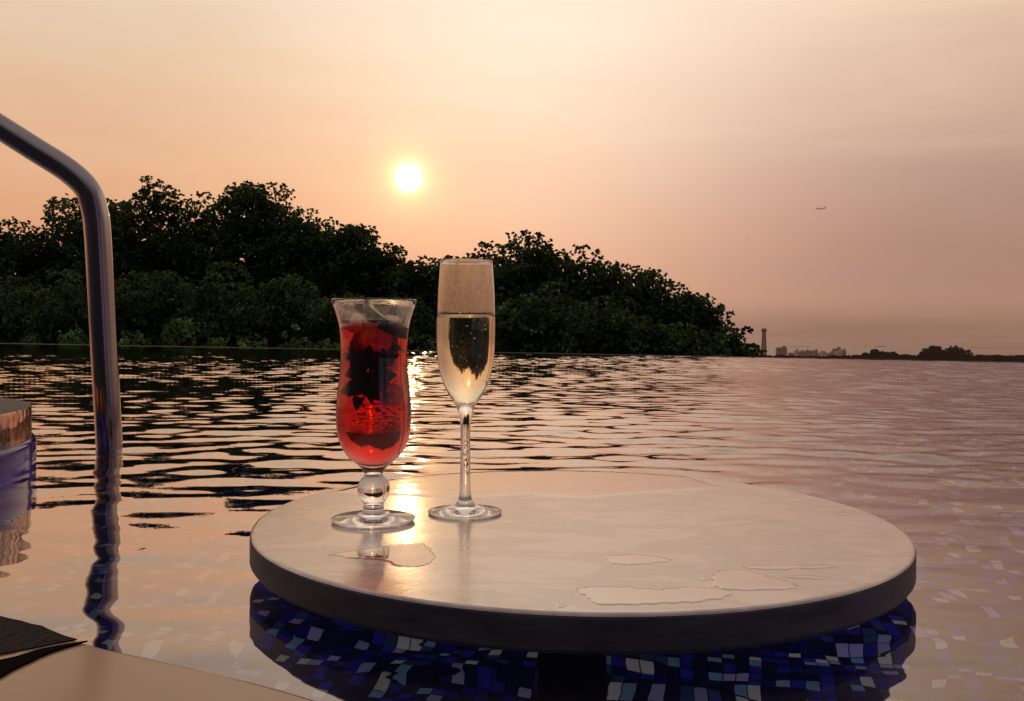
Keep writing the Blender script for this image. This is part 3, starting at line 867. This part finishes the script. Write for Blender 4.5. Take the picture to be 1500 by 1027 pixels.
PU = dict(
    stem=[(-0.1405, 0.6439), (-0.1278, 0.6557), (-0.1158, 0.6638), (-0.095, 0.6806), (-0.0819, 0.6877), (-0.0708, 0.6871), (-0.0644, 0.673), (-0.0562, 0.6457), (-0.0567, 0.6309), (-0.0645, 0.6167), (-0.0806, 0.6164), (-0.0916, 0.6302), (-0.0995, 0.6337), (-0.1149, 0.637), (-0.1315, 0.6456)],
    A=[(0.0404, 0.5623), (0.0493, 0.5697), (0.0784, 0.5703), (0.098, 0.5634), (0.116, 0.5709), (0.1318, 0.5676), (0.1445, 0.5607), (0.1322, 0.5434), (0.105, 0.5363), (0.083, 0.5327), (0.0631, 0.5292), (0.0518, 0.5322), (0.0474, 0.5486)],
    B=[(0.1369, 0.5942), (0.1467, 0.6124), (0.1669, 0.6128), (0.1762, 0.599), (0.1857, 0.5873), (0.1893, 0.5723), (0.1786, 0.5648), (0.1661, 0.5646), (0.1486, 0.5628), (0.1372, 0.5661), (0.1336, 0.578)],
    C=[(0.1631, 0.6238), (0.185, 0.6287), (0.2087, 0.6309), (0.2312, 0.6296), (0.2332, 0.6226), (0.2091, 0.6187), (0.1857, 0.6157), (0.1703, 0.6171)],
    D=[(0.1856, 0.5975), (0.199, 0.6018), (0.2136, 0.5997), (0.2179, 0.5934), (0.2064, 0.5916), (0.192, 0.5937)],
    E=[(0.0274, 0.5286), (0.0323, 0.5306), (0.0344, 0.5275), (0.03, 0.5237)],
    G=[(0.1282, 0.594), (0.1335, 0.5946), (0.1348, 0.5879), (0.1294, 0.5863)],
    H=[(0.0703, 0.6492), (0.0878, 0.6563), (0.1064, 0.6529), (0.1182, 0.639), (0.1026, 0.6297), (0.0814, 0.6248), (0.0709, 0.6335)],
    I=[(0.2985, 0.8253), (0.3128, 0.8272), (0.3219, 0.8199), (0.2992, 0.8148)])
back = [(-0.1863, 0.9138), (-0.1475, 0.8989), (-0.1253, 0.8957), (-0.0875, 0.8891), (-0.0258, 0.8908), (0.0163, 0.9077), (0.0523, 0.8931), (0.08, 0.8901), (0.1365, 0.9193), (0.1913, 0.9418), (0.2326, 0.9604)]
arc = []
for k in range(26):
    a = R(57) + R(83) * k / 25
    arc.append((TC.x + (TR - .004) * math.cos(a), TC.y + (TR - .004) * math.sin(a)))
PU['back'] = back + arc
PLAB = dict(stem='thin puddle in front of the cocktail glass, mirroring its stem', A='long puddle near the front edge of the table',
            B='broad puddle just right of the long front one', C='narrow long puddle behind the broad one', D='short narrow puddle right of the broad one',
            E='tiny drop of water at the left end of the long front puddle', G='tiny drop of water at the left tip of the broad puddle',
            H='faint oval damp puddle near the middle of the table', I='small streak of water near the right edge of the table',
            back='wide thin sheet of water along the back edge of the table')


def roughen(pts, it, amp, seed):
    g = random.Random(seed); pts = [Vector(p) for p in pts]
    for _ in range(it):
        out = []
        for i in range(len(pts)):
            a, b = pts[i], pts[(i + 1) % len(pts)]
            out.append(a); d = b - a
            out.append((a + b) / 2 + Vector((-d.y, d.x)) * g.uniform(-amp, amp))
        pts = out
    return pts


def puddle_mesh(poly, height, cell, soft):
    """a lens of water: height field that dips under the table surface outside its outline"""
    P0 = np.array([tuple(p) for p in poly]); P1 = np.roll(P0, -1, axis=0)
    lo = P0.min(0) - .004; hi = P0.max(0) + .004
    xs = np.arange(lo[0], hi[0], cell); ys = np.arange(lo[1], hi[1], cell)
    gx, gy = np.meshgrid(xs, ys, indexing='ij'); q = np.stack([gx.ravel(), gy.ravel()], 1)
    best = np.full(len(q), 1e9); inside = np.zeros(len(q), bool)
    for a_, b_ in zip(P0, P1):
        ab = b_ - a_; t = np.clip(((q - a_) @ ab) / (ab @ ab + 1e-12), 0, 1)
        best = np.minimum(best, np.hypot(*(q - a_ - t[:, None] * ab).T))
        cond = (a_[1] > q[:, 1]) != (b_[1] > q[:, 1])
        with np.errstate(divide='ignore', invalid='ignore'):
            inside ^= cond & (q[:, 0] < (b_[0] - a_[0]) * (q[:, 1] - a_[1]) / (b_[1] - a_[1]) + a_[0])
    sdv = np.where(inside, best, -best)
    z = height * (1 - np.exp(-np.clip(sdv, -.002, None) / soft)) 
    z = np.clip(z, -.0008, None)
    idx = np.arange(len(q)).reshape(gx.shape)
    Q = np.stack([idx[:-1, :-1], idx[1:, :-1], idx[1:, 1:], idx[:-1, 1:]], 2).reshape(-1, 4)
    keep = (sdv[Q] > -.0015).any(1); Q = Q[keep]
    used = np.unique(Q); remap = np.full(len(q), -1); remap[used] = np.arange(len(used))
    c = P0.mean(0)
    V = np.column_stack([q[used] - c, z[used]])
    me = bpy.data.meshes.new('puddle')
    me.from_pydata(V.tolist(), [], remap[Q].tolist()); me.update()
    return me, c


for i, (k, pts) in enumerate(PU.items()):
    lp = pts if k == 'back' else [tuple(v)[:2] for v in spline([p + (0,) for p in pts + pts[:1]], 2)[:-1]]
    pts2 = roughen(lp, 3, .20 if k != 'back' else .03, i + 3)
    big = k in ('stem', 'A', 'B', 'C', 'back')
    me, c = puddle_mesh(pts2, .0005 if big else .0004, .0011 if k != 'back' else .002, .0011 if k != 'back' else .004)
    o = link_mesh('puddle', me, M['film'], None, True)
    o.location = (c[0], c[1], ZT + .00005 - (c[0] - TC.x) * math.tan(R(.15)))
    o.rotation_euler = (0, R(.15), 0)
    tag(o, PLAB[k], 'puddle', 'water spilt on the table')

# ------------------------------------------------------------------ glassware
def sp2(pts, sub=5): return [(max(v[0], 0), v[1]) for v in spline([(a, b, 0) for a, b in pts], sub)]


ZS = ZT + .0004
# hurricane glass ------------------------------------------------
k = .0002458
out_ = [(r * k, (965 - y) * k) for y, r in [(185, 153), (200, 147), (230, 137), (270, 126), (310, 121), (350, 119), (400, 119), (450, 122), (520, 130), (570, 133.5), (600, 134), (650, 131), (690, 121),
                                          (720, 107), (745, 88), (765, 65), (785, 43), (800, 34), (808, 33), (818, 40), (838, 54), (862, 57.5), (886, 52), (905, 40), (916, 36), (930, 37), (942, 43), (951, 60), (956, 90), (960, 125), (962, 146)]]
out_ += [(148.5 * k, .0002), (146 * k, -.0012), (138 * k, -.0022)]
outer = sp2(out_, 3) + [(0, -.0016)]
inn = [(r * k, (965 - y) * k) for y, r in [(184, 147), (200, 138), (230, 128), (270, 117), (310, 112), (350, 110), (400, 110), (450, 113), (520, 120), (570, 123.5), (600, 120), (650, 112), (690, 97), (720, 77), (745, 48), (758, 26)]]
inner = sp2(inn, 3) + [(0, (965 - 766) * k)]
prof = [(0, inner[-1][1])] + inner[::-1][1:] + [((inner[0][0] + outer[0][0]) / 2, outer[0][1] + .0009)] + outer
HG = (-.1214, .769, ZS + .0022 - (-.1214 - TC.x) * math.tan(R(.15)))
hg = empty('cocktail_glass', HG, 'curved hurricane glass of red cocktail with mint and lime, standing left on the table', 'cocktail glass')
from_bm('glass_body', lathe(prof, 128), M['glass'], hg, True)
zl = (965 - 268) * k
lin = [(r + .00012, z) for r, z in inner if z < zl - .0005]
lin = [(0, zl - .0003), (lin[0][0] - .003, zl - .0003), (lin[0][0] - .0008, zl), (lin[0][0], zl + .0005)] + lin[:-1] + [(0, inner[-1][1] - .0001)]
from_bm('drink', lathe(lin, 128), M['red'], hg, True)
# froth ring of bubbles on the drink
nt = NT('condensation'); n = nt.noise(nt.obj(), 320, 3, .6); n_ = nt.noise(nt.mapping(nt.obj(), scale=(1, 1, .35)), 60, 3, .6)
fg_ = nt.math('MULTIPLY', nt.smooth(n, .3, .65, .7, 1.0), nt.smooth(n_, .3, .7, .75, .95))
dd = nt.n('ShaderNodeBsdfTranslucent', {'Color': (1.6, 1.16, .74, 1)}); rg_ = nt.n('ShaderNodeBsdfRefraction', {'Color': (1, .96, .94, 1), 'Roughness': .35, 'IOR': 1.05})  # tint above white paints the backlit golden glow into the condensation
rr_ = nt.n('ShaderNodeMixShader', {0: .35, 1: dd.outputs[0], 2: rg_.outputs[0]})
gs_ = nt.n('ShaderNodeBsdfGlossy', {'Color': (1, .85, .6, 1), 'Roughness': .22})
rr_ = nt.n('ShaderNodeMixShader', {0: .12, 1: rr_.outputs[0], 2: gs_.outputs[0]})
M['fog'] = nt.surf(nt.n('ShaderNodeMixShader', {0: fg_, 1: nt.n('ShaderNodeBsdfTransparent').outputs[0], 2: rr_.outputs[0]}).outputs[0])
fogp = [(r - .0002, z) for r, z in inner if zl + .0012 < z < inner[0][1] - .003]
nt = NT('light condensation'); n = nt.noise(nt.obj(), 90, 4, .6)
dd = nt.n('ShaderNodeBsdfTranslucent', {'Color': (1.35, 1.08, .90, 1)})  # over-bright tint, backlit glow put into the colour
M['fog2'] = nt.surf(nt.n('ShaderNodeMixShader', {0: nt.smooth(n, .40, .70, .06, .50), 1: nt.n('ShaderNodeBsdfTransparent').outputs[0], 2: dd.outputs[0]}).outputs[0])
from_bm('condensation', lathe(fogp, 96), M['fog2'], hg, True)
bm = bmesh.new(); g = random.Random(3)
for q_ in range(110):
    a = g.uniform(0, 2 * PI); rr = (117 * k) * (1 - .55 * g.random() ** 2.2) - .002; r_ = g.uniform(.0006, .0017)
    bmesh.ops.create_icosphere(bm, subdivisions=2, radius=r_, matrix=Matrix.Translation((rr * math.cos(a), rr * math.sin(a), zl + r_ * .2)))
o = from_bm('froth', bm, M['glass'], hg, True); o['kind'] = 'stuff'

# flute ----------------------------------------------------------
k2 = .000258
fo = [(r * k2, (935 - y) * k2) for y, r in [(38, 94), (80, 97.5), (130, 101), (180, 103.5), (240, 105), (300, 105), (350, 103.5), (400, 98.5), (440, 90.5), (480, 78), (510, 64), (532, 50), (552, 37), (572, 28), (600, 21.5), (630, 18), (680, 17), (760, 17.5), (820, 18.5), (862, 20),
                                        (885, 23), (904, 32), (915, 50), (922, 78), (928, 106), (931, 127)]]
fo += [(132 * k2, .0004), (130 * k2, -.0007), (120 * k2, -.0012)]
fouter = sp2(fo, 3) + [(0, -.0006)]
fi = [(r * k2, (935 - y) * k2) for y, r in [(38, 90.5), (80, 94), (130, 97.5), (180, 100), (240, 101.3), (300, 101.3), (350, 99.5), (400, 94.3), (440, 86), (480, 72.5), (510, 57), (530, 38), (541, 20)]]
finner = sp2(fi, 3) + [(0, (935 - 545) * k2)]
fprof = [(0, finner[-1][1])] + finner[::-1][1:] + [((finner[0][0] + fouter[0][0]) / 2, fouter[0][1] + .0005)] + fouter
FG = (-.0427, .807, ZS + .0012 - (-.0427 - TC.x) * math.tan(R(.15)))
fg = empty('champagne_flute', FG, 'tall slim flute of pale sparkling wine, standing right of the cocktail', 'champagne flute')
from_bm('glass_body', lathe(fprof, 128), M['glass'], fg, True)
fz = (935 - 231) * k2
fl = [(r + .0001, z) for r, z in finner if z < fz - .0005]
fl = [(0, fz - .0002), (fl[0][0] - .002, fz - .0002), (fl[0][0] - .0006, fz), (fl[0][0], fz + .0004)] + fl[:-1] + [(0, finner[-1][1] - .0001)]
from_bm('wine', lathe(fl, 128), M['gold'], fg, True)


fogp = [(r - .0002, z) for r, z in finner if fz + .0008 < z < finner[0][1] - .001]
from_bm('condensation', lathe(fogp, 96), M['fog'], fg, True)


def inner_r(prof_, z):
    for (r0, z0), (r1, z1) in zip(prof_, prof_[1:]):
        if z1 <= z <= z0: return r0 + (r1 - r0) * (z0 - z) / (z0 - z1 + 1e-9)
    return .01


nt = NT('gas bubble'); M['bub'] = nt.surf(nt.n('ShaderNodeBsdfGlass', {'Color': (1, 1, 1, 1), 'IOR': .75, 'Roughness': 0.0}).outputs[0])
bm = bmesh.new(); g = random.Random(9)
for q_ in range(95):
    z = g.uniform((935 - 520) * k2, fz - .002); rr = inner_r(finner, z) - .0009
    if g.random() < .25: rr *= g.random()
    a = g.uniform(0, 2 * PI); r_ = g.uniform(.0002, .00055)
    bmesh.ops.create_icosphere(bm, subdivisions=1, radius=r_, matrix=Matrix.Translation((rr * math.cos(a), rr * math.sin(a), z)))
o = from_bm('bubbles', bm, M['bub'], fg, True); o['kind'] = 'stuff'
bm = bmesh.new()
for q_ in range(420):
    z = g.uniform(fz + .003, (935 - 50) * k2); rr = inner_r(finner, z) - .0001
    a = g.uniform(0, 2 * PI); r_ = g.uniform(.00015, .0005) * (1.6 if g.random() < .08 else 1)
    bmesh.ops.create_icosphere(bm, subdivisions=1, radius=r_, matrix=Matrix.Translation((rr * math.cos(a), rr * math.sin(a), z)))
for q_ in range(130):  # row of drops added where the gold glint streak runs
    z = g.uniform(fz + .002, (935 - 50) * k2); rr = inner_r(finner, z) - .0001
    a = R(-90) - .42 + .12 * (z - fz) / .05 + g.gauss(0, .025); r_ = g.uniform(.0003, .0007)
    bmesh.ops.create_icosphere(bm, subdivisions=1, radius=r_, matrix=Matrix.Translation((rr * math.cos(a), rr * math.sin(a), z)))
o = from_bm('droplets', bm, M['glass'], fg, True); o['kind'] = 'stuff'

# thin glassy tube added inside the flute to catch a gold sun streak
bm = bmesh.new()
pts = []
for q_ in range(24):
    z = fz + .0005 + ((935 - 44) * k2 - fz) * q_ / 23; a = R(-90) - .16 - .10 * q_ / 23 + .012 * math.sin(q_ * 1.7); rr = inner_r(finner, z) - .0003
    pts.append((rr * math.cos(a), rr * math.sin(a), z))
tube(bm, pts, [.0005 + .0002 * math.sin(i_ * 2.3) for i_ in range(24)], 8)
nt = NT('glint run'); M['run'] = nt.surf(nt.n('ShaderNodeBsdfGlass', {'Color': (1, .97, .9, 1), 'IOR': 1.33, 'Roughness': .25}).outputs[0])
from_bm('glint_run', bm, M['run'], fg, True)

# garnish --------------------------------------------------------
nt = NT('mint leaf')
n = nt.noise(nt.obj(), 260, 3)
c = nt.ramp(n, [(.3, (.006, .010, .003, 1)), (.7, (.022, .032, .008, 1))])
d = bsdf(nt, Base_Color=c, Roughness=.8, Specular_IOR_Level=.05)
t_ = nt.n('ShaderNodeBsdfTranslucent', {'Color': (.12, .14, .02, 1)})
M['mint'] = nt.surf(nt.n('ShaderNodeMixShader', {0: .1, 1: d.outputs[0], 2: t_.outputs[0]}).outputs[0])


def mint_leaf(L, W, curl, n=26):
    bm = bmesh.new(); rows = []
    for i in range(n + 1):
        t = i / n
        wd = W * (math.sin(PI * t ** .8) ** .75) * (1 + .07 * math.cos(i * PI)) * (1 + .08 * math.sin(i * 1.3 + L * 900))
        if i in (0, n): wd = .0002
        zc = curl * math.sin(t * PI) - curl * .8 * t * t
        rows.append([bm.verts.new((j / 3 * wd, t * L, zc + .16 * wd * abs(j / 3) + .0004 * math.sin(i * 2.1 + j))) for j in range(-3, 4)])
    for a, b_ in zip(rows, rows[1:]):
        for j in range(6): bm.faces.new((a[j], a[j + 1], b_[j + 1], b_[j]))
    return bm


mg = empty('mint_sprig', (HG[0], HG[1], HG[2]), 'sprig of dark mint leaves sunk in the red cocktail', 'mint sprig')
zb = lambda y: (965 - y) * k
xb = lambda x_: (x_ - 215) * k
# (base x, y) -> direction angle in the xz plane, length, width, depth
for i, (bx, by, ang, L, W, yd, tilt) in enumerate([
        (205, 430, 146, .030, .0115, -.012, .3), (205, 425, 33, .032, .0115, -.010, -.25), (200, 440, 188, .022, .012, -.004, .5),
        (215, 440, -8, .026, .013, -.012, .3), (195, 470, 214, .028, .010, -.012, -.2), (205, 470, -62, .024, .0095, -.014, .2),
        (190, 500, 176, .022, .009, -.010, .4), (225, 480, -30, .016, .008, -.008, -.3), (200, 440, 250, .026, .012, -.006, .1),
        (212, 400, 92, .020, .0045, -.014, .1), (180, 400, 120, .018, .009, .002, .4),
        (160, 500, 205, .018, .008, -.016, .8), (250, 510, -75, .015, .007, -.015, -.9), (150, 360, 160, .016, .007, -.018, .9), (275, 370, 20, .018, .007, -.016, -.7),
        (190, 530, 240, .015, .007, -.013, .6), (235, 400, 60, .020, .008, -.002, .9)]):
    bm = mint_leaf(L * .80, W * .72, .0045)
    m = Matrix.Translation((xb(bx), yd, zb(by))) @ Matrix.Rotation(-R(ang - 90), 4, 'Y') @ Matrix.Rotation(tilt, 4, 'X') @ Matrix.Rotation(PI / 2, 4, 'X') @ Matrix.Rotation(tilt * .8, 4, 'Y')
    bmesh.ops.transform(bm, matrix=m, verts=bm.verts)
    for v in bm.verts:
        q_ = math.hypot(v.co.x, v.co.y)
        lim = .0248 + .0012 * math.sin(v.co.z * 900)
        if q_ > lim: v.co.x *= lim / q_; v.co.y *= lim / q_
    from_bm('leaf', bm, M['mint'], mg, True, fix=False)
bm = bmesh.new(); tube(bm, spline([(xb(205), -.012, zb(360)), (xb(212), -.012, zb(430)), (xb(200), -.011, zb(500)), (xb(218), -.010, zb(555))], 5), .0011, 8)
from_bm('stem', bm, M['mint'], mg, True)

# lime wedge: half disc, rind towards the lower left, lying across the mouth
nt = NT('lime rind'); n = nt.noise(nt.obj(), 500, 2)
M['rind'] = nt.surf(bsdf(nt, Base_Color=nt.ramp(n, [(.3, (.03, .065, .018, 1)), (.7, (.06, .12, .025, 1))]), Roughness=.35).outputs[0])
nt = NT('lime flesh'); op = nt.obj()
n = nt.noise(nt.mapping(op, scale=(1, 1, 1)), 350, 3)
fl_ = bsdf(nt, Base_Color=nt.ramp(n, [(.3, (.34, .40, .10, 1)), (.7, (.62, .64, .30, 1))]), Roughness=.25)
ft = nt.n('ShaderNodeBsdfTranslucent', {'Color': (.75, .72, .30, 1)})
M['flesh'] = nt.surf(nt.n('ShaderNodeMixShader', {0: .55, 1: fl_.outputs[0], 2: ft.outputs[0]}).outputs[0])
lm = empty('lime_wedge', (HG[0] + xb(246), HG[1] - .013, HG[2] + zb(262)), 'wedge of lime with dark green rind slanting across the cocktail', 'lime wedge')
RL = .0235


def wedge(r0, r1, th, arcdeg=150, n=36):
    bm = bmesh.new(); rg = []
    for i in range(n + 1):
        a = R(-arcdeg / 2 - 90) + R(arcdeg) * i / n
        cx, cz = math.cos(a), math.sin(a)
        tq = th * (1 if r0 == 0 else 1)
        rg.append([bm.verts.new((cx * r, y, cz * r)) for r, y in ((r0, -tq * .35), (r1, -tq), (r1, tq), (r0, tq * .35))])
    for a, b_ in zip(rg, rg[1:]):
        for j in range(4): bm.faces.new((a[j], a[(j + 1) % 4], b_[(j + 1) % 4], b_[j]))
    bm.faces.new(rg[0]); bm.faces.new(rg[-1][::-1])
    return bm


from_bm('flesh', wedge(.002, RL - .0022, .0050), M['flesh'], lm)
from_bm('rind', wedge(RL - .0020, RL, .0054), M['rind'], lm, True)
for o in lm.children: o.location = (0, 0, RL * .9)
# the wedge is elongated along its length and leans with the rind below
lm.rotation_euler = Euler((R(-58), 0, 0)).to_matrix().to_4x4().to_euler()
lm.rotation_euler = (Matrix.Rotation(R(33), 3, 'Y') @ Matrix.Rotation(R(-80), 3, 'X')).to_euler()

# ice
nt = NT('ice'); n = nt.noise(nt.obj(), 90, 4, .6)
b = nt.n('ShaderNodeBump', {'Strength': .9, 'Distance': .003, 'Height': n})
ga = nt.n('ShaderNodeBsdfGlass', {'Color': (1, .97, .95, 1), 'IOR': 1.16, 'Roughness': .04, 'Normal': b.outputs[0]})
tr = nt.n('ShaderNodeBsdfTranslucent', {'Color': (1, .82, .70, 1), 'Normal': b.outputs[0]})
M['ice'] = nt.surf(nt.n('ShaderNodeMixShader', {0: nt.smooth(n, .38, .62, .25, .75), 1: ga.outputs[0], 2: tr.outputs[0]}).outputs[0])


def ice(loc, s, rot, label, seed):
    g = random.Random(seed)
    bm = bmesh.new(); add_box(bm, (0, 0, 0), s)
    bmesh.ops.bevel(bm, geom=list(bm.edges), offset=min(s) * .16, segments=3, affect='EDGES')
    bmesh.ops.subdivide_edges(bm, edges=list(bm.edges), cuts=1, use_grid_fill=True)
    for v in bm.verts: v.co += Vector((g.gauss(0, 1), g.gauss(0, 1), g.gauss(0, 1))) * .00025
    o = from_bm('ice_cube', bm, M['ice'], None, False)
    o.location = (HG[0] + loc[0], HG[1] + loc[1], HG[2] + loc[2]); o.rotation_euler = rot
    return tag(o, label, 'ice cube', 'ice in the red cocktail')


ice((xb(225), -.008, zb(322)), (.021, .018, .017), (.4, .3, .5), 'bright ice cube under the lime wedge at the top of the cocktail', 1)
ice((xb(158), .009, zb(262)), (.017, .017, .013), (.2, .5, .2), 'pale ice cube breaking the surface left in the cocktail', 2)
ice((xb(268), -.008, zb(520)), (.018, .016, .016), (.5, .2, .9), 'ice cube low right beside the mint leaves', 3)
ice((xb(275), .012, zb(266)), (.015, .016, .012), (.1, .4, .8), 'ice cube breaking the surface right in the cocktail', 5)

# ------------------------------------------------------------------ handrail
rail = empty('handrail', (-.719, 1.56, -.42), 'bent polished steel handrail rising out of the water at left', 'handrail')
base = Vector((-.719, 1.56, -.42))
path = [(-.700, 1.56, -.42), (-.719, 1.56, .003), (-.7285, 1.56, .18), (-.7345, 1.56, .30), (-.7395, 1.56, .385), (-.7445, 1.56, .425), (-.757, 1.56, .462), (-.791, 1.56, .4955), (-.850, 1.56, .533),
        (-.914, 1.56, .573), (-1.15, 1.56, .72), (-1.32, 1.56, .825), (-1.42, 1.56, .84), (-1.50, 1.56, .80), (-1.54, 1.56, .70), (-1.55, 1.56, .3), (-1.55, 1.56, -.42)]
bm = bmesh.new()
tube(bm, [p - base for p in spline(path, 8)], .0222, 40)
from_bm('tube', bm, M['steel'], rail, True)
bm = lathe([(0, .008), (.022, .008), (.045, .006), (.048, 0), (0, 0)], 40)
o = from_bm('floor_flange', bm, M['steel'], rail, True); o.location = (.019, 0, 0)

# ------------------------------------------------------------------ round drum at the left
PC = (-1.109, 1.083); PR = .45
dr = empty('round_plinth', (PC[0], PC[1], 0), 'round dark-topped plinth with a copper band in the pool at left', 'plinth')
nt = NT('dark wet timber'); op = nt.obj()
n = nt.noise(nt.mapping(op, scale=(3, 40, 1), rot=(0, 0, .2)), 2, 5, .6)
s = bsdf(nt, Base_Color=nt.ramp(n, [(.3, (.035, .030, .026, 1)), (.7, (.085, .072, .06, 1))]), Roughness=.5, Specular_IOR_Level=.15)
M['wet'] = nt.surf(s.outputs[0])
from_bm('top', lathe([(0, .1), (PR - .006, .1), (PR - .002, .099)], 200), M['wet'], dr, True)
nt = NT('copper band'); op = nt.obj()
v = nt.n('ShaderNodeTexVoronoi', {'Vector': op, 'Scale': 60.0})
b = nt.n('ShaderNodeBump', {'Strength': .5, 'Distance': .003, 'Height': v.outputs['Distance']})
s = bsdf(nt, Base_Color=nt.ramp(nt.noise(nt.mapping(op, scale=(12, 12, 2)), 1, 3), [(.42, (.16, .06, .03, 1)), (.55, (.50, .19, .08, 1)), (.6, (.10, .06, .05, 1))]), Metallic=.8, Roughness=.22, Normal=b.outputs[0])
M['copper'] = nt.surf(s.outputs[0])
from_bm('metal_band', lathe([(PR - .002, .099), (PR, .0975), (PR, .053)], 200), M['copper'], dr, True)
nt = NT('blue glazed body'); op = nt.obj()
nn = nt.noise(nt.mapping(op, scale=(3, 3, 14)), 2, 4, .55, .8)
s = bsdf(nt, Base_Color=nt.ramp(nn, [(.38, (.008, .010, .14, 1)), (.5, (.03, .03, .34, 1)), (.62, (.14, .10, .34, 1))]), Roughness=.12, Specular_IOR_Level=.35, Coat_Weight=0.0)
M['blueglaze'] = nt.surf(s.outputs[0])
from_bm('glazed_body', lathe([(PR, .053), (PR + .004, .052), (PR + .006, .045), (PR + .006, -.40), (0, -.40)], 200), M['blueglaze'], dr, True)

# ------------------------------------------------------------------ wet ledge at the bottom left
Lp = [(-.60, .735), (-0.3476, 0.5933), (-0.2649, 0.5425), (-0.2193, 0.5198), (-0.1754, 0.499), (-0.1344, 0.4779), (-0.1001, 0.4576), (-.04, .42), (.05, .35), (.10, .24), (.10, 0), (.10, -.6), (-.75, -.6), (-.80, .2), (-.80, .5), (-.74, .66)]
LZ = .010
led = empty('pool_ledge', (-.3, .3, LZ), 'smooth wet tan ledge filling the lower left corner', 'ledge')
nt = NT('wet tan stone'); op = nt.obj()
n = nt.noise(op, 5, 3, .5)
lw = nt.n('ShaderNodeLayerWeight', {'Blend': .5})
s = bsdf(nt, Base_Color=nt.ramp(n, [(.3, (.38, .20, .08, 1)), (.7, (.43, .235, .10, 1))]), Roughness=.35, Specular_IOR_Level=.5, Coat_Weight=.5, Coat_Roughness=.12, Coat_IOR=1.5)
M['tan'] = nt.surf(s.outputs[0])
ls = [Vector((v[0] + .3, v[1] - .3)) for v in spline([p + (0,) for p in Lp + Lp[:1]], 6)[:-1]]
bm = bmesh.new(); N = len(ls); rgs = []
for off, z in ((.0, -.43), (0, -.004), (.0012, -.001), (.004, 0)):
    rg = []
    for j in range(N):
        t = ls[(j + 1) % N] - ls[j - 1]; nn = Vector((t.y, -t.x)).normalized()
        rg.append(bm.verts.new((ls[j].x + nn.x * off, ls[j].y + nn.y * off, z)))
    rgs.append(rg)
for a, b_ in zip(rgs, rgs[1:]):
    for j in range(N): bm.faces.new((a[j], a[(j + 1) % N], b_[(j + 1) % N], b_[j]))
bm.faces.new(rgs[-1])
from_bm('slab', bm, M['tan'], led, False)


def ledge_patch(name, pts, z, mat, h=.001, seed=0):
    ps = roughen([Vector((p[0] + .3, p[1] - .3)) for p in pts], 3, .04, seed)
    bm = bmesh.new(); a = [bm.verts.new((p.x, p.y, z)) for p in ps]; b_ = [bm.verts.new((p.x, p.y, z + h)) for p in ps]
    bm.faces.new(b_)
    for j in range(len(ps)): bm.faces.new((a[j], a[(j + 1) % len(ps)], b_[(j + 1) % len(ps)], b_[j]))
    return from_bm(name, bm, mat, led)


grit = mat_plain('dark grit', (.032, .026, .022, 1), .9, var=.8, scale=260, spec=.1)
ledge_patch('rough_patch', [(-.50, .672), (-0.3451, 0.589), (-0.2716, 0.5449), (-0.2871, 0.5326), (-0.3039, 0.5186), (-.40, .48), (-.56, .50), (-.56, .66)], 0, grit, seed=2)
blk = mat_plain('black joint', (.004, .003, .003, 1), .9, spec=.03)
sw = [(-0.2631, 0.5413), (-0.284, 0.5268), (-0.3007, 0.5056), (-.36, .47), (-.36, .42), (-0.2907, 0.4705), (-0.2823, 0.4946), (-0.2759, 0.5213)]
ledge_patch('joint', [tuple(v)[:2] for v in spline([p + (0,) for p in sw + sw[:1]], 3)[:-1]], .0003, blk, seed=4)
# ------------------------------------------------------------------ render settings
scene.view_settings.view_transform = 'Standard'; scene.view_settings.look = 'None'; scene.view_settings.exposure = 0; scene.view_settings.gamma = 1
cy = scene.cycles
cy.max_bounces = 20; cy.transmission_bounces = 16; cy.transparent_max_bounces = 16; cy.glossy_bounces = 8; cy.diffuse_bounces = 3; cy.volume_bounces = 2
cy.caustics_reflective = True; cy.caustics_refractive = True; cy.blur_glossy = .3
cy.sample_clamp_indirect = 4.0; cy.sample_clamp_direct = 0
cy.use_denoising = True
try: cy.denoiser = 'OPENIMAGEDENOISE'
except Exception: pass
